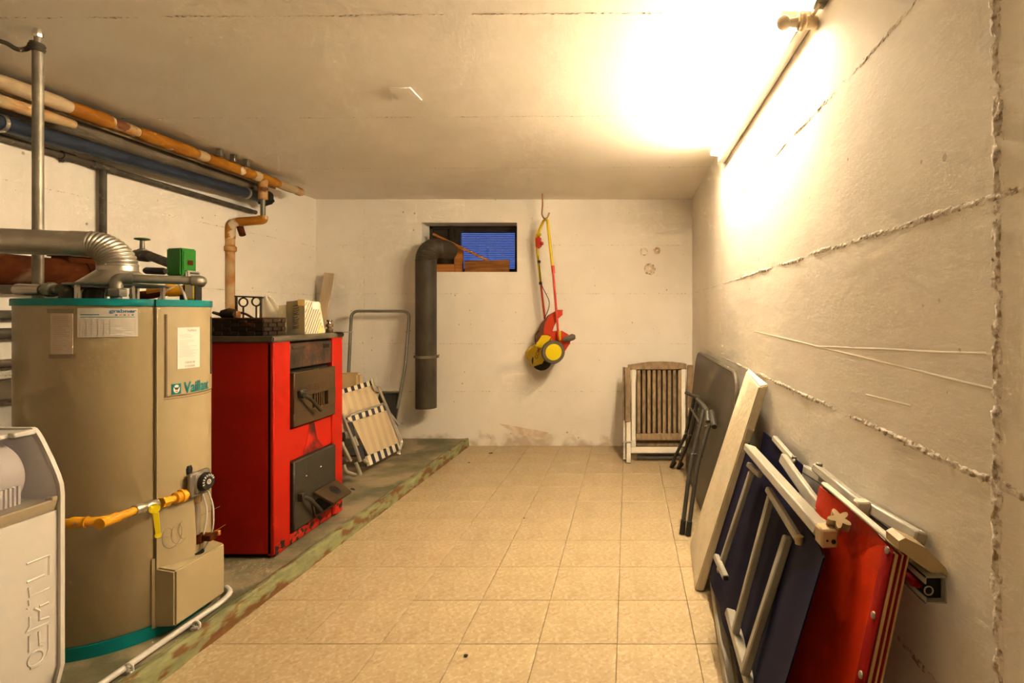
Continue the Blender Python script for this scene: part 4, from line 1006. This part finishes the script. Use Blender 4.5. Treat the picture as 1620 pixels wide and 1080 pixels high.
# timber wedged in the window
yw_ = 5.10
tag(build('timber_lath', G().bar(P(685, 370, 5.02), P(772, 412, 5.13), .022, .034, up=(0, -1, .1)), M['wood']), 'orange wooden lath wedged diagonally across the window', 'lath')
q = P(726, 408, 5.17)
g = G().prism([V((q.x - .040, 5.15, WZ0)), V((q.x + .042, 5.15, WZ0)), V((q.x + .042, 5.15, WZ0 + .235)), V((q.x + .02, 5.15, WZ0 + .27)), V((q.x - .04, 5.15, WZ0 + .215))], (0, .035, 0)); tag(build('timber_post', g, M['wood']), 'upright timber offcut standing in the window', 'timber')
a, b = P(690, 418, 5.12), P(719, 429, 5.12); tag(build('timber_block', G().box((a.x, 5.10, WZ0), (b.x, 5.16, a.z), .003), M['wood']), 'short timber block on the window sill by the flue', 'timber')
a, b = P(735, 413, 5.11), P(805, 430, 5.11); tag(build('timber_board', G().hexa([(a.x, 5.10, WZ0), (b.x, 5.10, WZ0), (b.x, 5.14, WZ0), (a.x, 5.14, WZ0), (a.x, 5.10, a.z), (b.x, 5.10, a.z + .014), (b.x, 5.14, a.z + .014), (a.x, 5.14, a.z)], .003), M['wood2']), 'brown board on edge on the window sill under the blue pane', 'board')

# ================================================================== HANGING MOWER
ym = 4.80
def mp_(px, py, dy=0): return P(px, py, ym + dy)
hk = PZ(859, 308, ZC); 
tag(build('ceiling_hook', G().tube([V((hk.x, ym, ZC)), mp_(858.5, 322), mp_(857, 340), mp_(861, 346), mp_(866, 345), mp_(869, 336)], .0065, 8, .02), M['hook']), 'rusty hook in the ceiling holding the mower', 'hook')
mw = thing('hanging_mower', mp_(868, 585), 'yellow and red cylinder mower hanging upside down from a hook', 'mower')
build('handle_top', G().tube([mp_(855, 445, .12), mp_(848, 376, .10), mp_(861, 347, .03), mp_(866, 347, -.02), mp_(875, 432, -.10)], .0125, 10, .03), M['mow_y'], mw)
build('handle_arm', G().cyl(mp_(875, 430, -.10), mp_(884, 537, -.12), .0105, seg=10), M['mow_r'], mw)
build('handle_arm', G().cyl(mp_(855, 444, .12), mp_(862, 505, .12), .0105, seg=10), M['mow_r'], mw)
build('handle_clamp', G().cyl(mp_(874.5, 420, -.10), mp_(875.6, 432, -.10), .015, seg=10), M['mow_r'], mw)
build('handle_clamp', G().cyl(mp_(852.5, 412, .11), mp_(852.8, 416, .11), .0155, seg=10).cyl(mp_(855, 446, .12), mp_(855.3, 450, .12), .0155, seg=10), M['black'], mw)
build('switch_box', G().box(mp_(847, 392, .06), mp_(857, 375, .12), .012, 2).ball(mp_(857, 385, .08), .018, seg=10, ring=8), M['mow_r'], mw)
build('switch_cap', G().ball(mp_(852, 371, .09), .022, 1.2, 1, .8, seg=12, ring=8), M['yellow'], mw)
build('cable', G().tube([mp_(850, 395, .10), mp_(854, 428, .10), mp_(856, 450, .10), mp_(864, 465, .09), mp_(870, 478, .08), mp_(867, 492, .08), mp_(861, 504, .10)], .004, 6, .05).tube([mp_(853, 523, .1), mp_(847, 528, .1), mp_(846, 537, .1), mp_(848, 545, .1)], .004, 6, .03), M['black'], mw)
# body: long axis of the cylinder runs into the picture, left and back
ax_ = V((-.78, .58, -.25)).normalized()
wc = mp_(875, 556.5, -.10)
aw = V((.38, -.92, -.06)).normalized()
build('wheel_tyre', G().lathe([(.075, -.018), (.100, -.018), (.105, -.01), (.105, .010), (.098, .018), (.078, .018)], wc, aw, 32), M['tyre'], mw)
build('wheel_disc', G().lathe([(.074, -.012), (.076, .015), (.072, .020), (.02, .021)], wc, aw, 32), M['yellow'], mw)
wc2 = mp_(857, 570, .13)
build('wheel_tyre', G().lathe([(.03, -.018), (.090, -.018), (.095, -.01), (.095, .010), (.09, .018), (.03, .018)], wc2, aw, 32), M['black'], mw)
def mslab(pts, d0, d1, m, name, par=mw, turn=0):
    a = [mp_(x, y, d0 + max(0, 872 - x) * turn) for x, y in pts]
    return build(name, G().prism(a, V((-.05, d1 - d0, 0))), M[m], par)
mslab([(858, 541), (867, 529), (874, 533), (866, 560), (858, 575), (843, 580), (839, 570), (834, 566), (834, 558), (838, 553), (846, 548)], -.075, .06, 'mow_y', 'body', turn=.0055)
mslab([(866, 530), (872, 533), (861, 550), (855, 547)], -.085, -.07, 'mow_y', 'side_plate')
def on_body(x, y):
    px, py = 850 + (.30 * x - .95 * y) / .00574, 568 - (.95 * x + .30 * y) / .00574
    return mp_(px, py, -.079 + max(0, 872 - px) * .0055)
g = G().text('COMBI', .042, on_body, .001); build('lettering', g, M['mow_rd'], mw)
g = G(); outer = [(886, 491), (876, 497), (866, 507), (858, 519), (853, 530), (851.5, 539)]; 
A = [mp_(x, y, -.07) for x, y in [(890, 490), (880, 496), (872, 507), (869, 519), (868, 529)]]; Bk = [mp_(x - 6, y + 1, .14) for x, y in [(884, 491), (872, 498), (862, 510), (855, 524), (852, 540)]]
g.loops([[A[i], Bk[i], Bk[i] + V((.006, 0, -.006)), A[i] + V((.006, 0, -.006))] for i in range(5)]); build('rear_chute', g, M['mow_rd'], mw)
mslab([(890, 490), (890, 498), (882, 505), (877, 515), (874, 524), (871, 529), (868, 529), (869.5, 517), (873, 507), (880, 497)], -.078, -.068, 'mow_r', 'chute_edge')
mslab([(872, 530), (880, 524), (889, 523), (898, 528), (903, 533), (902, 543), (894, 555), (888, 552), (880, 545)], -.075, -.055, 'mow_r', 'side_housing')
build('knob', G().tube([mp_(892, 538, -.10), mp_(895, 537, -.10), mp_(906, 533, -.10), mp_(910, 532.5, -.10)], [.018, .028, .030, .018], 14), M['tyre'], mw)
build('bracket', G().box(mp_(883, 538, -.125), mp_(888, 523, -.08), .004), M['yellow'], mw)

# ================================================================== RIGHT-HAND SIDE
# folded teak chair
tk = thing('folded_teak_chair', (.27, 4.6, 0), 'folded teak slat chair with white metal legs by the end wall', 'chair')
tn = V((0, -1, .42)).normalized(); tu = V((0, .42, 1)).normalized(); tp0 = V((0, 4.47, 0)); TXV = V((1, 0, 0))
def tz(px, py, o=0): return PL(px, py, tp0 + tn * o, tn)
def tbar(px0, py0, px1, py1, o0, o1, m, name):    # upright rectangle in the chair's plane, thickness o0..o1 towards the viewer
    q = [tz(px0, py1, o0), tz(px1, py1, o0), tz(px1, py0, o0), tz(px0, py0, o0)]; off = tn * (o1 - o0)
    return build(name, G().hexa(q + [v + off for v in q], .003), M[m], tk)
tbar(999, 584, 1005.5, 707, -.005, .02, 'white_al', 'leg'); tbar(1077.5, 584, 1084, 707, -.005, .02, 'white_al', 'leg')
tbar(998, 697, 1006, 708, -.004, .024, 'grey_al', 'leg_joint')
n = 9; x0, x1 = 1006.5, 1079
tbar(1007, 581, 1078, 690, -.06, -.05, 'teak_shade', 'seat_board')  # shade in the slat gaps is put into this board's colour
for k in range(n):
    w = (x1 - x0) / n; tbar(x0 + k * w + 1.4, 586, x0 + (k + 1) * w - 1.5, 686, -.004, .014, 'teak', 'slat')
tbar(1006, 686, 1079.5, 697, -.010, .016, 'teak', 'lower_rail')
q = [tz(x, y, .004) for x, y in ((993, 578), (1010, 575.5), (1026, 573.2), (1045, 572.6), (1064, 573.3), (1078, 575), (1086, 576.5), (1086, 584), (1066, 585), (1044, 585), (1020, 585), (993, 585))]
build('top_rail', G().prism(q, tn * .022), M['teak'], tk)
tbar(998, 707, 1077, 717, .0, .022, 'white_al', 'cross_bar'); tbar(1006, 698, 1077, 706, -.05, -.03, 'teak', 'rear_rail')
tbar(1008, 719, 1077, 726, -.05, -.03, 'blk_tube', 'rear_rail')
tbar(989.5, 582, 997.5, 668, .01, .04, 'teak', 'arm_rest'); tbar(985, 581.5, 989, 665, -.045, -.02, 'teak', 'arm_rest'); tbar(1087, 578.5, 1096.5, 660, .01, .04, 'teak', 'arm_rest')
tbar(991, 668, 998, 732.5, .01, .034, 'white_al', 'leg'); tbar(986, 665, 990, 727, -.045, -.025, 'white_al', 'leg'); tbar(1088, 660, 1094, 728, .01, .034, 'white_al', 'leg')
tbar(984.5, 698, 999, 700.5, .034, .04, 'steel_d', 'pivot_bolt')
# grey folding table top leaning on the wall
ft_ = thing('folding_table', (.52, 3.5, 0), 'grey folding table leaning flat against the right wall', 'table')
bt, tt = V((.485, 0, .0)), V((.578, 0, .945)); un = (tt - bt).normalized(); L_ = (tt - bt).length; nt_ = V((-un.z, 0, un.x)); ya_, yb_ = 2.72, 4.30; rc = .13
out = []
for cy, cz, a0 in ((yb_ - rc, L_ - rc, 0), (ya_ + rc, L_ - rc, 90), (ya_ + rc, rc, 180), (yb_ - rc, rc, 270)):
    for k in range(9):
        a = math.radians(a0 + k * 90 / 8); out.append(bt + un * (cz + rc * math.sin(a)) + V((0, cy + rc * math.cos(a), 0)))
top = build('table_top', G().prism(out, nt_ * .022), M['table'], ft_)
out2 = [p - nt_ * .001 for p in out]
g = G().tube([p + nt_ * .011 for p in out], .0135, 8, closed=True); build('edge_band', g, M['table'], top)
# charcoal tubular folding stand in front of the table
fc = thing('folding_stand', (.40, 3.6, 0), 'charcoal tubular folding legs leaning against the grey table', 'folding legs')
def seg2(pts, r=.0125, name='leg', fil=.06, m='blk_tube'): return build(name, G().tube(pts, r, 10, fil), M[m], fc)
fA, fB = PZ(1079, 842, .012), PZ(1088.5, 844, .012)
tA, tB = P(1108, 642, 3.22), P(1121, 664, 3.10)
seg2([fA, P(1092, 735, 3.10), P(1113, 648, 3.20)]); seg2([fB, P(1103, 735, 3.08), P(1122, 672, 3.12)])
for f in (fA, fB):
    d = V((.06, .03, .45)).normalized(); build('rubber_foot', G().cyl(f - V((0, 0, .008)), f + d * .07, .017, .0155, 12), M['black'], fc)
b1, b2 = PZ(1062, 737, .012), PZ(1073, 739, .012)
seg2([b1, P(1070, 718, 4.20), P(1084, 690, 4.1), P(1099, 626, 3.95)]); seg2([b2, P(1081, 718, 4.15), P(1092, 690, 4.05), P(1106, 628, 3.90)])
for f in (b1, b2): build('rubber_foot', G().cyl(f - V((0, 0, .008)), f + V((.03, -.03, .04)), .017, .0155, 12), M['black'], fc)
seg2([P(1085, 620.5, 4.00), P(1096, 626, 3.95), P(1108, 630, 3.90)], .014, 'top_bar'); seg2([P(1103, 632, 3.75), P(1113, 642, 3.45), P(1118, 650, 3.2), P(1120, 667, 3.14)], .0165, 'grip', .05)
seg2([P(1125, 651, 3.2), P(1130, 675, 3.08)], .017, 'grip')
for x, y, z in ((1093, 646, 3.98), (1086, 685, 4.06), (1100, 648, 3.95), (1092, 688, 4.03), (1098, 718, 3.12), (1108, 721, 3.10), (1108, 672, 3.2), (1119, 674, 3.14)):
    c = P(x, y, z); build('pivot_rivet', G().cyl(c - V((.017, .01, 0)), c + V((.01, .0, 0)), .008, seg=10), M['chrome'], fc)
seg2([P(1093, 646, 3.97), P(1108, 672, 3.2)], .008, 'brace')
# cream slab
sl = G().hexa([PZ(1099, 934, .001), PZ(1113, 936.5, .001), V((.375, 2.86, .001)), PZ(1091, 862, .001),
               P(1201, 611, 2.245), P(1217, 607.5, 2.25), V((.604, 2.62, .985)), P(1180, 587, 2.61)], .006, 2)
bmesh.ops.subdivide_edges(sl.bm, edges=sl.bm.edges[:], cuts=3, use_grid_fill=True)
for v in sl.bm.verts:
    if v.co.z > .05: v.co += V((random.uniform(-1, 1), random.uniform(-1, 1), random.uniform(-1, 1))) * .0012
tag(build('foam_slab', sl, M['poly'], smooth=30), 'thick cream slab leaning against the right wall', 'slab')

# folded navy chair on its side
bc = thing('folded_blue_chair', (.46, 1.9, 0), 'folded garden chair with navy canvas leaning on the right wall', 'chair')
def fb3(u, v): # u along y, v up
    y = 1.205 + 1.15 * u; z = .10 + .60 * v
    k = max(0, (1.75 - y) / .55)
    return V((.330 + .27 * z - (.10 - .03 * z) * k ** 1.5 + .004 * math.sin(u * 26 + v), y, z))
build('canvas', G().sheet(fb3, 40, 12, (-.004, 0, 0)), M['blue_f'], bc)
def bbar(p0, p1, w, h, name='frame_bar', m='grey_al', par=None, up=(-1, 0, .3)): return build(name, G().bar(p0, p1, w, h, up, .004), M[m], par or bc)
bbar((.393, 2.43, .033), (.320, 1.55, .018), .030, .034, 'lower_rail')
bbar((.366, 1.90, .186), (.348, 1.25, .182), .026, .036, 'lower_rail')
bbar((.352, 2.05, .255), (.474, 2.03, .650), .024, .022, 'slat_bar'); bbar((.353, 1.75, .20), (.472, 1.745, .655), .024, .024, 'slat_bar'); bbar((.340, 1.55, .20), (.467, 1.545, .605), .027, .026, 'slat_bar')
bbar((.470, 2.06, .669), (.470, 1.88, .682), .020, .020, 'arm_bar'); bbar((.350, 2.105, .291), (.350, 1.90, .308), .022, .022, 'arm_bar')
build('bar_end', G().box((.341, 1.893, .299), (.359, 1.901, .317), .002), M['black'], bc)
arm = bbar((.460, 1.735, .680), (.455, 1.41, .655), .020, .022, 'arm_bar')
build('arm_end', G().cyl((.455, 1.405, .645), (.455, 1.405, .666), .0115, seg=14), M['ivory'], bc)
top = bbar((.472, 2.06, .734), (.470, 1.27, .730), .026, .046, 'top_rail')
endc = build('end_cap', G().box((.449, 1.230, .709), (.490, 1.275, .753), .005), M['ivory'], bc)
build('cap_hole', G().cyl((.478, 1.229, .726), (.478, 1.2315, .726), .0055, seg=10), M['dark'], endc)
build('cap_hole', G().cyl((.463, 1.229, .728), (.463, 1.2315, .728), .0028, seg=8), M['dark'], endc)
bbar((.532, 1.82, .760), (.520, 1.43, .722), .034, .022, 'leg_bar'); build('leg_end', G().cyl((.5195, 1.425, .711), (.5205, 1.425, .733), .0172, seg=16), M['ivory'], bc)
bbar((.572, 2.07, .770), (.568, 1.79, .750), .022, .020, 'leg_bar')
build('rivet', G().cyl((.568, 1.81, .760), (.568, 1.81, .768), .009, seg=12), M['steel_d'], bc)
build('rivet', G().cyl((.522, 1.47, .733), (.522, 1.47, .740), .006, seg=10), M['steel_d'], bc)
kc = V((.500, 1.262, .752))
ka = V((-.05, -.55, .83)).normalized(); ks, kd, ku = frame(ka)
pts = []
for k in range(40):
    a = 2 * math.pi * k / 40; r = .0205 + .0075 * math.cos(5 * a); pts.append(kc + ks * math.cos(a) * r + ku * math.sin(a) * r)
build('star_knob', G().prism(pts, ka * .026), M['ivory'], bc); build('knob_neck', G().cyl(kc - ka * .03, kc, .011, seg=14), M['ivory'], bc)
bbar((.508, 1.52, .703), (.500, 1.34, .720), .018, .028, 'link_bar')
build('upper_canvas', G().sheet(lambda u, v: V((.545 + .022 * v, 1.72 + .50 * u, .63 + .135 * v)), 8, 3, (-.003, 0, 0)), M['blue_f'], bc)

# folded red chair
rc_ = thing('folded_red_chair', (.47, 1.2, 0), 'folded garden chair with bright red canvas nearest the camera', 'chair')
def lean(z): return .352 + .213 * z
def fr3(u, v):
    y = 1.032 + .40 * u; z = .004 + .786 * v
    return V((lean(z) + .018 * math.sin(math.pi * min(1, u * 1.05)) * (1 - .15 * v) - .010 * math.sin(u * 9) * (1 - v * .5), y, z))
build('canvas', G().sheet(fr3, 26, 14, (-.004, 0, 0)), M['red_f'], rc_)
def strip(y0, y1, dx0, dx1, m, name, z0=.003, z1=.79, bev=.001):
    return build(name, G().hexa([(lean(z0) + dx0, y0, z0), (lean(z0) + dx1, y0, z0), (lean(z0) + dx1, y1, z0), (lean(z0) + dx0, y1, z0), (lean(z1) + dx0, y0, z1), (lean(z1) + dx1, y0, z1), (lean(z1) + dx1, y1, z1), (lean(z1) + dx0, y1, z1)], bev), M[m], rc_)
strip(1.026, 1.064, -.007, -.002, 'red_d', 'hem')
for k, mm in enumerate(('rope', 'red_d', 'rope', 'red_d', 'rope')): strip(1.022 - .001 * (k % 2), 1.036, -.002 + .0055 * k, .003 + .0055 * k, mm, 'edge_layer')
for px, py in ((1413, 870), (1388, 973), (1362, 1067)):
    z = 1.255 - (py - CY) / F * 1.045; c = V((lean(z) - .0075, 1.045, z)); build('rivet', G().lathe([(.0075, 0), (.0065, .0025), (.003, .0035)], c, (-1, 0, .21), 14), M['grey_al'], rc_)
def rbar(p0, p1, w, h, name='frame_bar', m='grey_al', up=(-1, 0, .3), bev=.004): return build(name, G().bar(p0, p1, w, h, up, bev), M[m], rc_)
rbar((.530, 1.43, .797), (.530, 1.03, .800), .010, .020, 'top_edge', 'white_al')
rbar((.575, 1.62, .785), (.565, 1.285, .792), .024, .026, 'leg_bar'); build('bar_cap', G().box((.548, 1.262, .770), (.582, 1.292, .806), .004), M['white_al'], rc_)
build('bar_stop', G().box((.548, 1.262, .748), (.575, 1.290, .771), .003), M['white_al'], rc_)
rbar((.592, 1.78, .735), (.588, 1.06, .805), .026, .026, 'back_bar')
build('rivet', G().cyl((.578, 1.60, .796), (.578, 1.60, .804), .010, seg=12), M['steel_d'], rc_)
build('hinge_block', G().hexa([(.545, 1.06, .765), (.575, 1.06, .765), (.575, 1.13, .765), (.545, 1.13, .765), (.545, 1.06, .80), (.575, 1.06, .798), (.575, 1.13, .798), (.545, 1.13, .80)], .008, 3), M['ivory'], rc_)
q = [V((.512, 1.0, .826)), V((.524, 1.0, .832)), V((.565, 1.0, .812)), V((.600, 1.0, .776)), V((.605, 1.0, .765)), V((.603, 1.0, .752)), V((.594, 1.0, .752)), V((.55, 1.0, .782)), V((.512, 1.0, .810))]
build('hinge_plate', G().prism(q, (0, .05, 0)), M['ivory'], rc_)
# hollow extruded rail end
def rail(): 
    w0, w1, h0, h1, t = .553, .594, .716, .766, .0025
    g = G()
    for a, b in (((w0, h0), (w1, h0 + t)), ((w1 - t, h0), (w1, h1)), ((w0, h1 - t), (w1, h1)), ((w0, h0), (w0 + t, h0 + .012)), ((w0, h1 - .014), (w0 + t, h1))): g.box((a[0], .985, a[1]), (b[0], 1.50, b[1]))
    g.torus((w0 + .008, .987, (h0 + h1) / 2 - .002), (0, 1, 0), .008, .0014, 16, 6)
    return g
build('hollow_rail', rail(), M['grey_al'], rc_); build('rail_hollow', G().box((.556, 1.0, .719), (.591, 1.49, .763)), M['dark'], rc_)
rbar((.545, 1.50, .742), (.548, 1.0, .742), .012, .022, 'canvas_welt', 'red_d')

# ================================================================== WATER SOFTENER, CONDUIT
sx, y0s, y1s = -1.706, 1.08, 1.600
sf = thing('water_softener', (-1.9, 1.35, ZP), 'cream water softener cabinet with smoked curved lid', 'water softener')
# side profile in (x,z)
def sprofile(off=0.0):
    pts = [(-2.12, .085), (sx - .05 - off, .085), (sx - .022 - off, .11 + off), (sx - off, .20), (sx - off, .714)]
    for dx, z in ((.003, .744), (.011, .770), (.021, .794), (.031, .818), (.042, .840), (.053, .863), (.064, .884), (.074, .900), (.083, .911), (.090, .914)):
        pts.append((sx - off - dx, z - off))
    pts.append((-2.12, .914 - off)); return pts
for ya2, yb2 in ((y0s, y0s + .012), (y1s - .012, y1s)):
    build('side_panel', G().prism([V((x, ya2, z)) for x, z in sprofile()], (0, yb2 - ya2, 0)), M['white_pl'], sf)
pf = sprofile(.010)
front = build('front_panel', G().prism([V((x, y0s + .012, z)) for x, z in [(-2.1, .09), (pf[1][0], .09), pf[2], pf[3], (sx - .010, .668), (-2.1, .668)]], (0, y1s - y0s - .024, 0)), M['white_pl'], sf)
build('trim_strip', G().hexa([(-1.80, y0s + .012, .668), (sx - .014, y0s + .012, .668), (sx - .014, y1s - .012, .668), (-1.80, y1s - .012, .668), (-1.80, y0s + .012, .703), (sx - .006, y0s + .012, .703), (sx - .006, y1s - .012, .703), (-1.80, y1s - .012, .703)], .003), M['grey_pl'], sf)
lidp = [p for p in sprofile(.008) if p[1] >= .705 and p[0] > -2.0]
g = G(); n = len(lidp); ys = [y0s + .013, y1s - .013]
vs = [[V((x, y, z)) for y in ys] for x, z in [(sx - .008, .704)] + lidp]
for a, b in zip(vs, vs[1:]): g.grow([a[0], a[1], b[1], b[0]], [(0, 1, 2, 3)])
bmesh.ops.remove_doubles(g.bm, verts=g.bm.verts[:], dist=1e-5)
lid = build('lid', g, M['lidglass'], sf)
sol = lid.modifiers.new('thickness', 'SOLIDIFY'); sol.thickness = .002
build('lid_hinge', G().box((-1.80, y1s - .07, .895), (-1.778, y1s - .012, .911), .003), M['white_pl'], sf)
build('lid_catch', G().box((sx - .03, y1s - .03, .697), (sx - .006, y1s - .013, .712), .002), M['grey_pl'], sf)
build('top_panel', G().box((-2.12, y0s + .012, .895), (-1.795, y1s - .012, .908), .003), M['white_pl'], sf)
build('back_panel', G().box((-2.12, y0s + .012, .10), (-2.105, y1s - .012, .90), .002), M['white_pl'], sf)
build('inner_shelf', G().box((-2.1, y0s + .012, .690), (-1.72, y1s - .012, .702)), M['drum'], sf)
build('inner_tank', G().tube([(-1.875, y0s + .02, .778), (-1.875, y1s - .045, .778)], .100, 40), M['drum'], sf)
g = G()
for k in range(40): g.box((-1.775, y0s + .02 + .011 * k, .704), (-1.765, y0s + .026 + .011 * k, .758))
build('grip_ribs', g, M['drum'], sf)
# embossed name, running up the panel
EX = sx - .010
def sv(px, py): p = PX(px, py, EX); return V((EX - .0012, p.y, p.z))
def stroke(pts, w=.0085):
    g = G()
    return g.tube([sv(30 + x * 70 / 360, 860 + y * 210 / 1080) for x, y in pts], .0042, 6, 0)
EMB = [[(60, 165), (245, 92), (245, 250)], [(62, 315), (205, 252)], [(80, 352), (86, 430), (245, 360)], [(80, 455), (84, 505), (62, 530)], [(120, 525), (165, 545), (165, 620), (242, 596)], [(165, 510), (240, 476)],
       [(86, 590), (86, 672), (55, 720), (240, 640)], [(240, 655), (240, 850), (225, 910), (160, 985), (90, 1015)], [(82, 745), (82, 880)], [(160, 710), (165, 822), (200, 818)]]
for e in EMB: build('embossed_stroke', stroke(e), M['white_pl'], front)
c = sv(30 + 135 * 70 / 360, 860 + 930 * 210 / 1080)
build('embossed_stroke', G().torus(c, (1, 0, 0), .020, .0042, 20, 6), M['white_pl'], front)
# conduit on the plinth
cd = thing('white_conduit', (-1.655, 1.8, ZP), 'thin white conduit clipped along the plinth edge', 'conduit')
build('pipe', G().tube([(-1.668, 1.0, ZP + .018), (-1.662, 1.75, ZP + .018), (-1.650, 2.14, ZP + .018), (-1.668, 2.22, ZP + .018), (-1.72, 2.26, ZP + .018)], .0105, 12, .05), M['white_pl'], cd)
for px, py in ((204, 1056), (311, 988)):
    c = PZ(px, py, ZP + .018); build('pipe_clip', G().box((c.x - .018, c.y - .008, ZP), (c.x + .012, c.y + .008, ZP + .010), .001).torus((c.x, c.y, ZP + .018), (0, 1, 0), .013, .004, 16, 6), M['white_pl'], cd)

# dry leaf and crumbs on the tiles by the end wall
for px, py, r, lb in ((776, 717, .022, 'dead brown leaf on the floor by the end wall'), (742, 732, .010, 'small brown crumb on the tiles near the plinth end'), (829, 820, .007, 'dark crumb in the middle of the tile floor'), (737, 1038, .008, 'dark crumb on the tiles nearest the camera')):
    c = PZ(px, py, .001); n = 9
    ring = [c + V((math.cos(k * .698) * r * random.uniform(.6, 1.2), math.sin(k * .698) * r * random.uniform(.4, .8), random.uniform(.0, .004))) for k in range(n)]
    tag(build('dry_leaf' if r > .02 else 'floor_crumb', G().prism(ring, (0, 0, .003)), M['wicker']), lb, 'leaf' if r > .02 else 'crumb')
